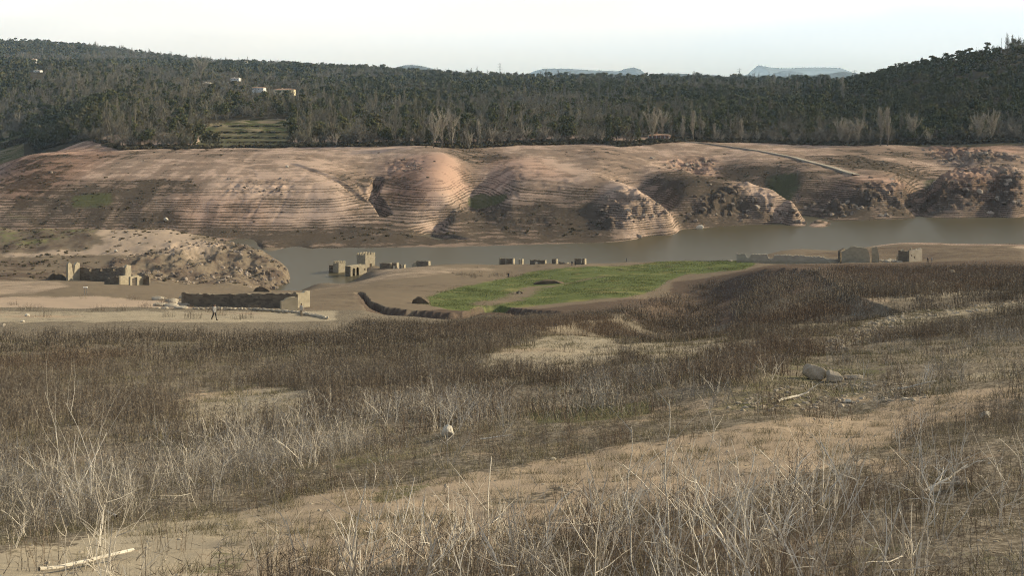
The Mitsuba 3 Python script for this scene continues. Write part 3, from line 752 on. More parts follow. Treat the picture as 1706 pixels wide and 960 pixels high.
for px0, px1, n_, lo, hi, wh in ((500, 720, 7, 6, 10, 'between the meadow and the big pale clump'), (830, 1010, 9, 8, 13, 'along the bank edge right of the centre'), (1160, 1330, 9, 8, 13, 'behind the concrete ramp'),
                                 (1370, 1560, 8, 12, 17, 'filling the right hand row of pale trees'), (1600, 1700, 3, 12, 17, 'near the right edge below the dark hill')):
    for k in range(n_):
        px = px0 + (px1 - px0) * (k + rt.uniform(.15, .85)) / n_
        D = np.interp(px, EDGE[:, 0], edge_D) + rt.uniform(2, 16); x = (px - CX) / F * D; h = rt.uniform(lo, hi); j = k % 2
        m = place(x, D, height(x, D)[0] - .2, rt.uniform(0, 6.28), h / (9.0, 12.5)[j] * (.95, .8)[j], h / (9.0, 12.5)[j])
        key = numbered('leafless_tree')
        inst(key + '__crown', f'pale_round_{j}', m); inst(key + '__trunk', 'tree_trunk_0', m)
        labels[key] = {'label': ('bushy' if j == 0 else 'upright') + ' grey leafless tree ' + wh, 'category': 'tree', 'group': ('bushy' if j == 0 else 'upright') + ' grey leafless trees ' + wh}
# ---------------------------------------------------------------- weeds, dry grass, stones, dead shrubs
def sample(g, x, y):
    px = x / y * F + CX
    return map_coordinates(g, [np.interp(px, PXS, np.arange(len(PXS))), np.interp(y, DS, np.arange(len(DS)))], order=1, mode='nearest')


def stalks(seed, n, rad, h0, h1, w, side, lean=.18, seed_head=False):
    r = np.random.default_rng(seed); so = Soup()
    rr, th = rad * np.sqrt(r.uniform(0, 1, n)), r.uniform(0, 6.28, n)
    b = np.stack([rr * np.cos(th), rr * np.sin(th), np.full(n, -.06)], 1)
    h = r.uniform(h0, h1, n)
    ld = np.stack([r.normal(0, lean, n), r.normal(0, lean, n), np.ones(n)], 1) * h[:, None]
    m = b + ld * .55; t = b + ld + np.stack([r.normal(0, .06, n), r.normal(0, .06, n), 0 * h], 1) * h[:, None]
    s = np.cross(ld, r.normal(size=(n, 3))); s /= np.linalg.norm(s, axis=1, keepdims=True)
    s[:, 2] *= .3
    w2 = w * r.uniform(.7, 1.3, (n, 1)) * .5
    so.tris(np.concatenate([np.stack([b - s * w2, b + s * w2, m + s * w2 * .7], 1), np.stack([b - s * w2, m + s * w2 * .7, m - s * w2 * .7], 1), np.stack([m - s * w2 * .7, m + s * w2 * .7, t], 1)]))
    if side:
        k = np.repeat(np.arange(n), side)
        u = r.uniform(.3, .98, len(k))[:, None]
        p = np.where(u < .55, b[k] + (m - b)[k] * u / .55, m[k] + (t - m)[k] * (u - .55) / .45)
        d = r.normal(size=(len(k), 3)) * [.8, .8, .35] + [0, 0, .75]
        d *= (h[k] * r.uniform(.10, .26, len(k)) / np.linalg.norm(d, axis=1))[:, None]
        so.slivers(p, p + d, w * (1.0 if not seed_head else 1.5), r)
    return so.mesh()


def twig(so, r, p, d, L, rad, depth, sides=3):
    n = 4
    path = [p]; q = p.copy(); dd = d / np.linalg.norm(d)
    for _ in range(n - 1):
        dd = dd + r.normal(0, .16, 3) + [0, 0, .05]; dd /= np.linalg.norm(dd)
        q = q + dd * L / (n - 1); path.append(q)
    path = np.array(path)
    so.tube(path, np.linspace(rad, rad * (.55 if depth else .2), n), sides)
    if depth:
        for _ in range(r.integers(2, 4)):
            u = r.uniform(.35, 1)
            at = path[0] + (path[-1] - path[0]) * 0
            k = u * (n - 1); i = min(int(k), n - 2)
            at = path[i] + (path[i + 1] - path[i]) * (k - i)
            nd = dd * .9 + r.normal(0, .5, 3); nd[2] = abs(nd[2]) * .8 + .15
            twig(so, r, at, nd, L * r.uniform(.45, .75), rad * .6, depth - 1, sides)


def twig_clump(seed, n, rad, h, w, depth=1, spread=.45):
    r = np.random.default_rng(seed); so = Soup()
    for _ in range(n):
        a = r.uniform(0, 6.28); q = rad * math.sqrt(r.uniform())
        d = np.array([math.cos(a) * spread * r.uniform(.1, 1), math.sin(a) * spread * r.uniform(.1, 1), 1.0]) + r.normal(0, .12, 3)
        twig(so, r, np.array([q * math.cos(a), q * math.sin(a), -.06]), d, h * r.uniform(.55, 1.05), w * r.uniform(.7, 1.2), depth)
    return so.mesh()


def weed_mat(key, dark, mid, pale, rust=None):
    def fn(p, n, uv):
        t = cell_rand(p.x * 13, p.y * 13, 1)
        a = fbm(p.x * .09, p.y * .05, 0, 3)
        c = mix(dark, mid, dr.clip(t * .9 + (a - .5) * .9 + .1, 0, 1))
        c = mix(c, pale, smoothstep(.80, .95, cell_rand(p.x * 9, p.y * 9, 5)) * .8)
        return c if rust is None else mix(c, rust, smoothstep(.45, .7, noise(p.x * .07 + 4, p.y * .035)) * .6)
    scene[key] = {'type': 'twosided', 'bsdf': {'type': 'diffuse', 'reflectance': mikit.proc(fn)}}


weed_mat('brown_weed', (.095, .078, .062), (.235, .194, .150), (.46, .40, .315), (.195, .142, .104))
weed_mat('grey_weed', (.19, .168, .142), (.38, .34, .285), (.58, .53, .45))
weed_mat('dry_grass', (.12, .115, .058), (.26, .225, .145), (.40, .345, .245))
scene['dead_twig'] = {'type': 'twosided', 'bsdf': {'type': 'diffuse', 'reflectance': mikit.proc(lambda p, n, uv: mix((.45, .40, .325), (.78, .715, .615), noise(p.x * 7, p.y * 7, p.z * 5)))}}

NV = 4
for k in range(NV):
    group(f'weed_near_{k}', stalks(100 + k, 20, .34, .35, .95, .008, 5), 'brown_weed')
    group(f'weed_mid_{k}', stalks(110 + k, 26, .6, .45, 1.15, .016, 5), 'brown_weed')
    group(f'weed_far_{k}', stalks(120 + k, 34, 1.3, .5, 1.4, .040, 4), 'brown_weed')
    group(f'weed_edge_{k}', stalks(130 + k, 36, 2.3, .6, 1.7, .075, 3), 'brown_weed')
    group(f'greyweed_near_{k}', stalks(140 + k, 16, .3, .35, .9, .007, 5, .24), 'grey_weed')
    group(f'greyweed_mid_{k}', stalks(150 + k, 22, .55, .35, .95, .015, 5, .26), 'grey_weed')
    group(f'twigs_near_{k}', twig_clump(160 + k, 6, .25, .9, .0078, 1), 'dead_twig')
    group(f'tuft_near_{k}', stalks(170 + k, 46, .22, .06, .26, .007, 0, .6), 'dry_grass')
    group(f'tuft_mid_{k}', stalks(180 + k, 50, .6, .10, .34, .018, 0, .6), 'dry_grass')

shade_map = bare
patch = fb(5.5, 3, 60)
patch2 = fb(16, 3, 61)
rw = np.random.default_rng(11)


def cast(D0, D1, per_m2, px0=-40, px1=1746):
    n = int(.5 * (D1 ** 2 - D0 ** 2) * (px1 - px0) / F * per_m2)
    D = np.sqrt(rw.uniform(D0 ** 2, D1 ** 2, n)); px = rw.uniform(px0, px1, n)
    x = (px - CX) / F * D
    row = HZ + (EYE - height(x, D)) * F / D
    return x, D, px, row, n


def sow(name, groups_, x, y, ok, s0, s1, z_of=None):
    z = height(x, y)
    for i in np.nonzero(ok)[0]:
        k = counts[name] = counts.get(name, -1) + 1
        s = rw.uniform(s0, s1)
        inst(f'{name}__{k:05d}', groups_ + f'_{rw.integers(NV)}', place(x[i], y[i], z[i], rw.uniform(0, 6.28), s, s * rw.uniform(.8, 1.2)))


# where pale grey dead weeds stand in front of the brown ones (left of the track), seen as a mask on the ground
grey_zone = region('-100,800 100,800 250,770 330,740 480,715 640,690 800,668 900,660 1000,640 1100,620 1130,640 1000,690 860,705 760,730 650,765 520,790 440,835 250,868 0,915 -100,930', 3)
right_mix = region('1150,700 1260,640 1450,575 1800,560 1800,660 1500,660 1300,690', 3)
lowmask = region('860,700 960,672 1090,664 1180,640 1240,660 1190,690 1000,720', 3)


LIP = np.array([[-100, 537], [560, 535], [605, 522], [700, 524], [760, 525], [800, 519], [862, 519], [930, 517], [1040, 505], [1110, 488], [1160, 470], [1228, 456], [1300, 444], [1400, 441], [1550, 439], [1800, 439]], float)
gully_side = region('1174,556 1184,505 1210,460 1236,453 1230,500 1208,556', 1, BASE)


def below_lip(px, row, y, tall):    # weeds do not grow on the silt beyond the lip
    return row - tall / y * F > np.interp(px, LIP[:, 0], LIP[:, 1])


boulder_clear = np.maximum(region('1318,612 1420,612 1430,668 1310,672', 1), region('715,718 770,714 776,752 712,756', 1))


def near_ok(x, y, dens):
    b = np.clip(sample(bare, x, y) * (1 + 1.2 * sample(patch, x, y)), 0, 1)
    return rw.random(len(x)) < dens * np.clip(1.05 - b * 1.12, 0.0, 1) ** 1.5 * np.clip(.55 + 2.6 * sample(patch, x, y) + 1.2 * sample(patch2, x, y), .12, 1)


for D0, D1, per, lod in ((8.5, 33, 6.5, 'near'), (33, 85, 2.8, 'mid'), (85, 215, .95, 'far')):
    x, y, px, row, n = cast(D0, D1, per)
    gz, rm, lm = sample(grey_zone, x, y), sample(right_mix, x, y), sample(lowmask, x, y)
    dens = np.where(gz > .4, .35, 1.0) * np.where(rm > .4, .24, 1.0) * (1 - sample(boulder_clear, x, y)) * np.where(lm > .4, .3, 1)
    if lod == 'far':
        dens = dens * np.where((row < 541) & (px < 560), 0.03, 1) * np.where(px > 1300, .5, 1)
    hs = np.where(rm > .4, .6, 1.0)
    ok = near_ok(x, y, dens) & (below_lip(px, row, y, 1.1) | (lod != 'far')) & (sample(gully_side, x, y) * .9 < rw.random(n))
    sow('dry_weeds', f'weed_{lod}', x, y, ok & (rm <= .4), *((.5, .92) if lod == 'near' else (.62, 1.05) if lod == 'mid' else (.38, .80)))
    sow('dry_weeds', f'weed_{lod}', x, y, ok & (rm > .4), .45, .75)
# grey weeds and pale twigs
for D0, D1, per, lod in ((8.5, 33, 5.0, 'near'), (33, 75, 2.0, 'mid')):
    x, y, px, row, n = cast(D0, D1, per)
    gz, rm = sample(grey_zone, x, y), sample(right_mix, x, y)
    ok = near_ok(x, y, np.where(gz > .4, 1.0, np.where(rm > .4, .35, .22)) * (1 - sample(boulder_clear, x, y)))
    sow('grey_weeds', f'greyweed_{lod}', x, y, ok, .7, 1.1)
x, y, px, row, n = cast(9, 46, 2.8)
gz = sample(grey_zone, x, y)
ok = near_ok(x, y, np.where(gz > .4, .5, np.where(row > 780, .62, .07)))
sow('pale_twigs', 'twigs_near', x, y, ok, .7, 1.25)
# low dry grass everywhere, thinly over the track too
for D0, D1, per, lod in ((8.5, 36, 9.0, 'near'), (36, 110, 1.3, 'mid')):
    x, y, px, row, n = cast(D0, D1, per)
    b = np.clip(sample(bare, x, y), 0, 1)
    ok = rw.random(n) < np.clip(.85 - .5 * b + 1.6 * sample(patch, x, y), .12, 1)
    sow('dry_grass_tufts', f'tuft_{lod}', x, y, ok, .5, 1.1)
# weeds of the stream bed and of the shoulder on the right
x, y, px, row, n = cast(140, 436, .20, 480, 1760)
lit = sample(litter, x, y)
ok = (rw.random(n) < np.clip(lit * 1.1, 0, 1) * np.clip(.6 + 2.5 * sample(patch2, x, y), .15, 1)) & (sample(field, x, y) < .3) & ~((y < 205) & (px < 1200)) & (height(x, y) > 1.0) & below_lip(px, row, y, 1.35) & (sample(gully_side, x, y) * .9 < rw.random(n))
sow('dry_weeds', 'weed_edge', x, y, ok, .6, 1.05)
# tufts on the silt: a broken row left of the field
for qx, qy in [(rw.uniform(752, 850), rw.uniform(455, 464)) for _ in range(26)] + [(rw.uniform(700, 1240), rw.uniform(444, 452)) for _ in range(14)] + [(rw.uniform(0, 470), rw.uniform(498, 535)) for _ in range(26)]:
    hx, hy, hz = first_hit(qx, qy)
    k = counts['dry_weeds'] = counts['dry_weeds'] + 1
    inst(f'dry_weeds__{k:05d}', f'weed_far_{k % NV}', place(hx, hy, hz, k, rw.uniform(.4, .95)))
labels['dry_weeds'] = {'label': 'tall brown dry weeds covering the slope', 'category': 'weeds', 'kind': 'stuff'}
labels['grey_weeds'] = {'label': 'pale grey dead weeds along the upper edge of the track', 'category': 'weeds', 'kind': 'stuff'}
labels['pale_twigs'] = {'label': 'thin bleached twigs sticking up from the weeds', 'category': 'twigs', 'kind': 'stuff'}
labels['dry_grass_tufts'] = {'label': 'low tufts of dry and green grass on the soil', 'category': 'grass', 'kind': 'stuff'}

# short grass of the green field
for k in range(NV):
    group(f'field_grass_{k}', stalks(190 + k, 70, 2.6, .05, .2, .09, 0, .9), 'green_blade')
scene['green_blade'] = {'type': 'twosided', 'bsdf': {'type': 'diffuse', 'reflectance': mikit.proc(lambda p, n, uv: mix(mix((.088, .104, .045), (.118, .134, .060), cell_rand(p.x * 3, p.y * 3)), (.21, .195, .09), smoothstep(.52, .75, fbm(p.x * .16, p.y * .16, 0, 4))))}}
x, y, px, row, n = cast(205, 470, .20, 690, 1340)
ok = rw.random(n) < np.clip(sample(field, x, y) - .15, 0, 1) * np.clip(.6 + 2 * sample(patch2, x, y), .1, 1)
sow('field_grass', 'field_grass', x, y, ok, .7, 1.2)
labels['field_grass'] = {'label': 'fresh green grass of the field on the reservoir bed', 'category': 'grass', 'kind': 'stuff'}

# scrub on the dark parts of the bank and of the knoll
for k in range(NV):
    so = Soup(); r_ = np.random.default_rng(200 + k)
    for _ in range(3):
        leaf_blob(so, r_, np.array([r_.normal(0, .7), r_.normal(0, .7), .35]), np.array([.8, .8, .5]), 26, .34)
    group(f'low_scrub_{k}', so.mesh(), 'scrub_leaf')
scene['scrub_leaf'] = {'type': 'twosided', 'bsdf': {'type': 'diffuse', 'reflectance': mikit.proc(lambda p, n, uv: mix((.06, .055, .035), (.15, .125, .08), cell_rand(p.x * .5, p.y * .5)))}}
n = 26000
D = np.sqrt(rw.uniform(545 ** 2, 1010 ** 2, n)); px = rw.uniform(-20, 1726, n); x = (px - CX) / F * D
ok = (rw.random(n) < np.clip(.55 - sample(pink, x, D) * 1.2, 0.006, .5)) & (height(x, D) > 1.2) & (D < np.interp(px, EDGE[:, 0], edge_D))
sow('low_scrub', 'low_scrub', x, D, ok, .2, .62)
n = 1800
D = np.sqrt(rw.uniform(385 ** 2, 500 ** 2, n)); px = rw.uniform(-20, 470, n); x = (px - CX) / F * D
ok = (sample(knoll_all, x, D) > .5) & (rw.random(n) < .3 * np.clip(.6 + 4 * sample(patch2, x, D), .05, 1.6))
sow('low_scrub', 'low_scrub', x, D, ok, .15, .5)
# thicket along the front of the wood
n = 5200
px = rw.uniform(-20, 1726, n); D = np.interp(px, EDGE[:, 0], edge_D) + rw.uniform(-3, 26, n) ; x = (px - CX) / F * D
ok = (rw.random(n) < .75) & ~(np.any([shapely.contains_xy(q, x, D) for q in open_poly], axis=0) & (D > np.interp(px, EDGE[:, 0], edge_D) + 9))
sow('low_scrub', 'low_scrub', x, D, ok, .9, 2.2)
for row_ in (211, 221, 230, 238):
    for k in range(60):
        hx, hy, hz = first_hit(rw.uniform(332, 482), row_ + rw.uniform(-.8, .8), dmin=700)
        c_ = counts['low_scrub'] = counts['low_scrub'] + 1
        inst(f'low_scrub__{c_:05d}', f'low_scrub_{k % NV}', place(hx, hy, hz, k, rw.uniform(.5, 1.1)))
labels['low_scrub'] = {'label': 'low dark scrub dotted over the bare banks', 'category': 'scrub', 'kind': 'stuff'}


# ---- stones
def rock(seed, sub=2, rough=.28, flat=.7, craggy=False):
    m = trimesh.creation.icosphere(sub, 1.0)
    v = np.array(m.vertices); r = np.random.default_rng(seed)
    for _ in range(16 if craggy else 9):              # cut flat faces
        d = r.normal(size=3); d /= np.linalg.norm(d); c = r.uniform(.58, .88) if craggy else r.uniform(.55, .9)
        e = v @ d - c
        v -= np.clip(e, 0, None)[:, None] * d * .9
    v *= 1 + (meshkit.fbm(v * 1.6 + seed, 3, seed) - .5)[:, None] * rough
    v[:, 2] *= flat
    return v, np.array(m.faces)


scene['stone'] = {'type': 'twosided', 'bsdf': {'type': 'diffuse', 'reflectance': mikit.proc(lambda p, n, uv: mix(mix((.30, .255, .195), (.50, .43, .34), fbm(p.x * 5, p.y * 5, p.z * 5, 3)), (.24, .20, .13), smoothstep(.55, .75, noise(p.x * 2.3, p.y * 2.3, p.z * 2.3)) * .6))}}
scene['pale_stone'] = {'type': 'twosided', 'bsdf': {'type': 'diffuse', 'reflectance': mikit.proc(lambda p, n, uv: mix((.46, .41, .33), (.68, .62, .52), fbm(p.x * 4, p.y * 4, p.z * 4, 3)))}}
for k in range(NV):
    group(f'pebble_{k}', rock(220 + k, 1, .5, .6, True), 'stone')
x, y, px, row, n = cast(10, 60, 6)
ok = rw.random(n) < np.clip(sample(bare, x, y) * .7 + .08, 0, .7)
sow('stones', 'pebble', x, y, ok, .012, .045)
for s, cnt, sz in (('1330,590 1400,560 1440,540 1520,515 1706,500 1706,512 1540,530 1470,560 1390,592', 420, .16), ('1160,625 1340,580 1350,592 1180,640', 160, .11), ('1200,680 1330,640 1560,640 1540,668 1260,690', 200, .08),
                   ('1480,500 1560,482 1690,476 1690,484 1560,492', 90, .3), ('0,520 80,510 90,560 0,570', 14, .18)):
    q = np.array([list(map(float, w.split(','))) for w in s.split()]); pl = sg.Polygon(q); b = pl.bounds
    while cnt:
        a_, b_ = rw.uniform(b[0], b[2]), rw.uniform(b[1], b[3])
        if pl.contains(sg.Point(a_, b_)):
            hx, hy, hz = first_hit(a_, b_); k = counts['stones'] = counts['stones'] + 1; cnt -= 1
            inst(f'stones__{k:05d}', f'pebble_{k % NV}', place(hx, hy, hz, k, sz * rw.uniform(.4, 1.5)))
labels['stones'] = {'label': 'small stones lying on the bare soil', 'category': 'stones', 'kind': 'stuff'}

# crags and loose blocks on the steep parts of the bank and the front of the knoll
def crag_colour(p, n, uv):
    a = fbm(p.x * .5, p.y * .5, p.z * .5, 3)
    return mix(mix((.11, .09, .072), (.24, .19, .15), a), (.36, .295, .24), smoothstep(.5, .8, cell_rand(p.x * .35, p.y * .35, 2) * .6 + a * .5))


scene['crag'] = {'type': 'twosided', 'bsdf': {'type': 'diffuse', 'reflectance': mikit.proc(crag_colour)}}
for k in range(NV):
    group(f'crag_{k}', rock(240 + k, 2, .5, .75), 'crag')
n = 15000
D = np.sqrt(rw.uniform(560 ** 2, 1000 ** 2, n)); px = rw.uniform(-10, 1716, n); x = (px - CX) / F * D
ok = (rw.random(n) < np.clip(np.maximum(sample(rocky, x, D) * 1.0, sample(scree, x, D) * 1.3), .004, 1) * np.clip(.5 + 3 * sample(patch2, x, D), .1, 1)) & (height(x, D) > .1) & (D < np.interp(px, EDGE[:, 0], edge_D))
sow('rock_outcrops', 'crag', x, D, ok & (rw.random(n) < .7) & (sample(scree, x, D) < .3), .4, 2.0)
sow('rock_outcrops', 'crag', x, D, ok & (sample(scree, x, D) >= .3), .25, .95)
n = 2600
D = np.sqrt(rw.uniform(390 ** 2, 490 ** 2, n)); px = rw.uniform(150, 480, n); x = (px - CX) / F * D
ok = (sample(knoll, x, D) > .4) & (rw.random(n) < .5 * np.clip(.6 + 4 * sample(patch2, x, D), .05, 1.6))
sow('rock_outcrops', 'crag', x, D, ok, .2, .9)
labels['rock_outcrops'] = {'label': 'broken rock cropping out of the steep banks', 'category': 'rocks', 'kind': 'stuff'}

BOULDERS = [  # px, py of foot, width px, height/width, material, label
    (1359, 634, 42, .8, 'stone', 'large tan boulder standing on the slope right of the track'), (1390, 638, 34, .72, 'stone', 'darker boulder leaning right beside the large tan one'),
    (1341, 590, 17, .6, 'pale_stone', 'pale flat boulder on the stony lip above the two big boulders'), (1354, 589, 9, .8, 'pale_stone', 'small round stone touching the pale flat boulder on the lip'),
    (1424, 633, 34, .25, 'stone', 'flat slab lying right of the darker boulder'), (744, 730, 26, .95, 'pale_stone', 'pale block of stone among the grey weeds above the track'),
    (1643, 699, 22, .75, 'pale_stone', 'pale stone in the dark grass near the right edge'), (1600, 815, 34, .8, 'stone', 'grey stone hidden behind twigs at lower right'),
    (1587, 458, 11, .85, 'stone', 'round boulder in the dark weeds of the right shoulder'), (1553, 476, 14, .6, 'stone', 'low grey boulder in the weeds below the round one'),
    (276, 369, 9, .9, 'pale_stone', 'white boulder at the foot of the pink bank'), (1166, 383, 13, .75, 'pale_stone', 'pale greenish rock at the waterline across the water'), (193, 421, 7, .8, 'pale_stone', 'small pale stone on the knoll'),
    (478, 280, 6, .8, 'pale_stone', 'white stone high on the pink bank'), (45, 528, 9, .6, 'pale_stone', 'pale stone on the sand at far left'), (37, 538, 7, .7, 'pale_stone', 'second smaller pale stone on the sand at far left'),
    (1508, 668, 12, .6, 'pale_stone', 'pale stone on the right part of the track'), (921, 768, 12, .5, 'pale_stone', 'low pale stone on the middle of the track'), (1415, 672, 16, .4, 'pale_stone', 'flat pale stone on the track beyond the fallen pale branch'),
    (865, 490, 8, .5, 'pale_stone', 'light stone at the notch in the field edge'),
]
for k, (px, py, w, hr, m, lab) in enumerate(BOULDERS):
    hx, hy, hz = first_hit(px, py)
    s = w / F * hy / 2 * 1.08
    key = numbered('boulder')
    v, f = rock(300 + k, 3, .3, 1.0, True)
    v = v * [s, s * .9, s * hr]; an = k * 1.7
    v = v @ np.array([[math.cos(an), math.sin(an), 0], [-math.sin(an), math.cos(an), 0], [0, 0, 1]]) if w < 30 else v
    scene[key] = mikit.ply((v + [hx, hy + s * .3, hz + s * hr * .55], f), m, smooth=32)
    labels[key] = {'label': lab, 'category': 'rock', 'group': 'boulders lying about'}

# ---- dead shrubs of the foreground and fallen wood
SHRUBS = [(1215, 985, 2.3), (1150, 960, 1.9), (1225, 900, 1.5), (1335, 880, 1.3), (1395, 800, 1.1), (1560, 905, 1.7), (1665, 880, 1.3), (1085, 985, 1.7), (985, 975, 1.6), (740, 985, 1.5), (850, 955, 1.2), (690, 955, 1.2), (600, 985, 1.6),
          (640, 955, 1.3), (560, 950, 1.2), (1300, 985, 1.7), (1450, 985, 1.2), (1540, 800, 1.0), (905, 985, 1.4), (780, 935, 1.1), (1030, 920, 1.2), (120, 850, 1.25), (55, 860, 1.1), (205, 855, 1.2), (310, 830, 1.2), (345, 800, 1.1), (430, 790, 1.1), (460, 780, 1.0), (270, 815, 1.1), (500, 760, 1.0), (540, 765, 1.2),
          (575, 760, 1.1), (20, 915, 1.0), (400, 770, 1.1), (640, 770, 1.0), (790, 720, 1.0), (1460, 680, .9), (1545, 650, .8), (1180, 690, .9), (1265, 690, .9)]
for k in range(6):
    group(f'shrub_{k}', twig_clump(400 + k, 5, .12, 1.0, .0105, 2, .6), 'dead_twig')
for k, (px, py, h) in enumerate(SHRUBS):
    hx, hy, hz = first_hit(px, py, dmin=7)
    key = numbered('dead_shrub')
    inst(key + '__branches', f'shrub_{k % 6}', place(hx, hy, hz, k * 2.1, h * (.44 if px < 600 else .56)))
    wh = 'at lower left above the track' if px < 380 else 'left of the pale stone block' if py < 800 and px < 700 else 'at the right near the fallen wood' if py < 720 else 'at the bottom left of the centre' if px < 800 else 'at the bottom centre' if px < 1120 else 'at the bottom right'
    labels[key] = {'label': 'leafless bleached shrub with forked stems ' + wh, 'category': 'shrub', 'group': 'bleached shrubs ' + wh}


def lying(name, label, p0, p1, r0, r1, seed, forks=0, cat='branch', mat='dead_twig', lift=.05):
    r = np.random.default_rng(seed); so = Soup()
    a, b = np.array(first_hit(*p0, dmin=7)), np.array(first_hit(*p1, dmin=7))
    t = np.linspace(0, 1, 7)[:, None]
    pth = a + (b - a) * t + r.normal(0, r0 * .5, (7, 3)) * np.sin(t * math.pi)
    pth[:, 2] = height(pth[:, 0], pth[:, 1]) + lift + np.linspace(0, lift, 7)
    so.tube(pth, np.linspace(r0, r1, 7), 7)
    for _ in range(forks):
        i = r.integers(2, 6)
        d = (b - a) / np.linalg.norm(b - a) + r.normal(0, .6, 3); d[2] = abs(d[2])
        twig(so, r, pth[i], d, np.linalg.norm(b - a) * r.uniform(.25, .5), r1 * .9, 1, 5)
    key = numbered(name)
    scene[key] = mikit.ply(so.mesh(), mat)
    labels[key] = {'label': label, 'category': cat}


lying('wooden_pole', 'straight pale wooden pole lying on the soil at lower left', (65, 957), (222, 931), .026, .022, 1, 0, 'pole')
lying('fallen_branch', 'thick bleached branch lying on the upper edge of the track', (1296, 673), (1347, 661), .04, .02, 2, 1)
lying('fallen_branch', 'white forked branch lying in the weeds at lower right', (1540, 845), (1612, 826), .018, .01, 3, 4, lift=.2)
lying('fallen_branch', 'grey curved branches fallen among the pale weeds at left', (195, 874), (115, 832), .022, .008, 4, 5, lift=.12)
lying('fallen_branch', 'dark stick lying along the edge between the brown weeds and the slope', (935, 661), (1020, 647), .05, .03, 5, 0, mat='bark')
lying('fallen_branch', 'thin pale stick beside the pale stone block', (800, 736), (853, 733), .02, .012, 6, 1)
lying('fallen_branch', 'knotted grey root lying at the bare edge right of the slab', (1495, 652), (1560, 642), .035, .015, 7, 4)
lying('fallen_branch', 'pale stick lying across the weeds at the bottom right of the centre', (1155, 912), (1225, 914), .02, .014, 8, 1, lift=.1)
# ---------------------------------------------------------------- ruins and buildings
def plain(key, c0, c1, fs=2.0):
    scene[key] = {'type': 'twosided', 'bsdf': {'type': 'diffuse', 'reflectance': mikit.proc(lambda p, n, uv: mix(c0, c1, fbm(p.x * fs, p.y * fs, p.z * fs, 3)))}}


def masonry(p, n, uv):
    h = mi.Float(p.z) * 3.2 + noise(p.x * .7, p.y * .7) * .5
    c = cell_rand(dr.floor((p.x + p.y * .6) * 1.9 + dr.floor(h) * .47), dr.floor(h), 2)
    a = fbm(p.x * .8, p.y * .8, p.z * .8, 3)
    k = mix((.125, .102, .08), (.27, .225, .172), c * .6 + a * .5)
    return mix(k, (.13, .105, .08), smoothstep(.60, .75, fbm(p.x * 1.5, p.y * 1.5, p.z * 2.2, 2)) * .7)


scene['shaded_masonry'] = {'type': 'twosided', 'bsdf': {'type': 'diffuse', 'reflectance': mikit.proc(masonry)}}  # darker than the plaster: shade of walls turned from the sun, put into the colour
plain('old_plaster', (.27, .23, .165), (.47, .41, .31), 1.3)
plain('concrete', (.31, .265, .21), (.50, .44, .355), .9)
plain('yellow_render', (.66, .57, .39), (.76, .66, .46), .3)
plain('white_paint', (.70, .68, .64), (.80, .78, .74), 1)
plain('roof_tile', (.33, .20, .13), (.46, .30, .20), .8)
plain('brick_red', (.26, .14, .10), (.36, .21, .155), .8)
plain('door_wood', (.13, .095, .065), (.20, .15, .105), 1)
scene['window_glass'] = {'type': 'roughplastic', 'diffuse_reflectance': rgb(.10, .11, .12), 'alpha': .08}
plain('steel', (.22, .22, .22), (.34, .34, .34), .5)
plain('brown_silt', (.10, .08, .06), (.19, .15, .11), .8)
plain('pale_rubble', (.34, .29, .22), (.50, .44, .35), 1.5)


def put(key, mesh, mat, smooth=False):
    v, f = (np.asarray(mesh.vertices), np.asarray(mesh.faces)) if isinstance(mesh, trimesh.Trimesh) else mesh
    scene[key] = mikit.ply((v, f), mat, smooth=smooth)
    return key


def tell(key, label, cat, group=None, kind=None):
    labels[key] = {'label': label, 'category': cat, **({'group': group} if group else {}), **({'kind': kind} if kind else {})}


part_n = {}


def part(root, name):
    k = f'{root}__{name}'
    part_n[k] = part_n.get(k, -1) + 1
    return k if part_n[k] == 0 else f'{k}_{part_n[k]:03d}'


def wall_mesh(p, d, length, thick, top, holes=(), z0=None, ragged=.12, seed=0, skirt=.7):
    """Upright wall from point p (3) along unit d (2); top = [(t, height)...] over the length; holes = [(s0, s1, z0, z1)] in metres."""
    r = np.random.default_rng(seed)
    s = np.linspace(0, 1, max(8, int(length / .45)))
    h = np.interp(s, [t for t, _ in top], [q for _, q in top]) + r.uniform(-ragged, ragged, len(s)) * 1.9
    poly = sg.Polygon([(0, -skirt), (length, -skirt)] + [(a * length, b) for a, b in zip(s[::-1], h[::-1])])
    for x0, x1, a, b in holes:
        poly = poly.difference(sg.box(x0, a, x1, b))
    out = []
    for g in getattr(poly, 'geoms', [poly]):
        if g.area > .02:
            out.append(trimesh.creation.extrude_polygon(g, thick, engine='earcut'))
    m = trimesh.util.concatenate(out)
    v = np.array(m.vertices)
    n = np.array([d[1], -d[0]])            # outward: to the right of d
    w = np.empty_like(v)
    w[:, 0] = p[0] + d[0] * v[:, 0] - n[0] * v[:, 2]
    w[:, 1] = p[1] + d[1] * v[:, 0] - n[1] * v[:, 2]
    w[:, 2] = p[2] + v[:, 1]
    f = np.array(m.faces)
    t = trimesh.Trimesh(w, f, process=False)
    return (w, f if t.volume > 0 else f[:, ::-1])


def boxm(cx, cy, cz, sx, sy, sz, d=(1, 0), bev=0.0):
    m = trimesh.creation.box((sx, sy, sz)); v = np.array(m.vertices)
    w = np.stack([cx + v[:, 0] * d[0] - v[:, 1] * d[1], cy + v[:, 0] * d[1] + v[:, 1] * d[0], cz + v[:, 2]], 1)
    return w, np.array(m.faces)


def unit(a):
    a = np.asarray(a, float); return a / np.linalg.norm(a)


def hit(px, py, dmin=60):
    return np.array(first_hit(px, py, dmin=dmin))


def on_ground(q):
    return np.array([q[0], q[1], height(q[0], q[1])[0]])


def step_from(p, d, s):
    return on_ground(np.array([p[0] + d[0] * s, p[1] + d[1] * s]))


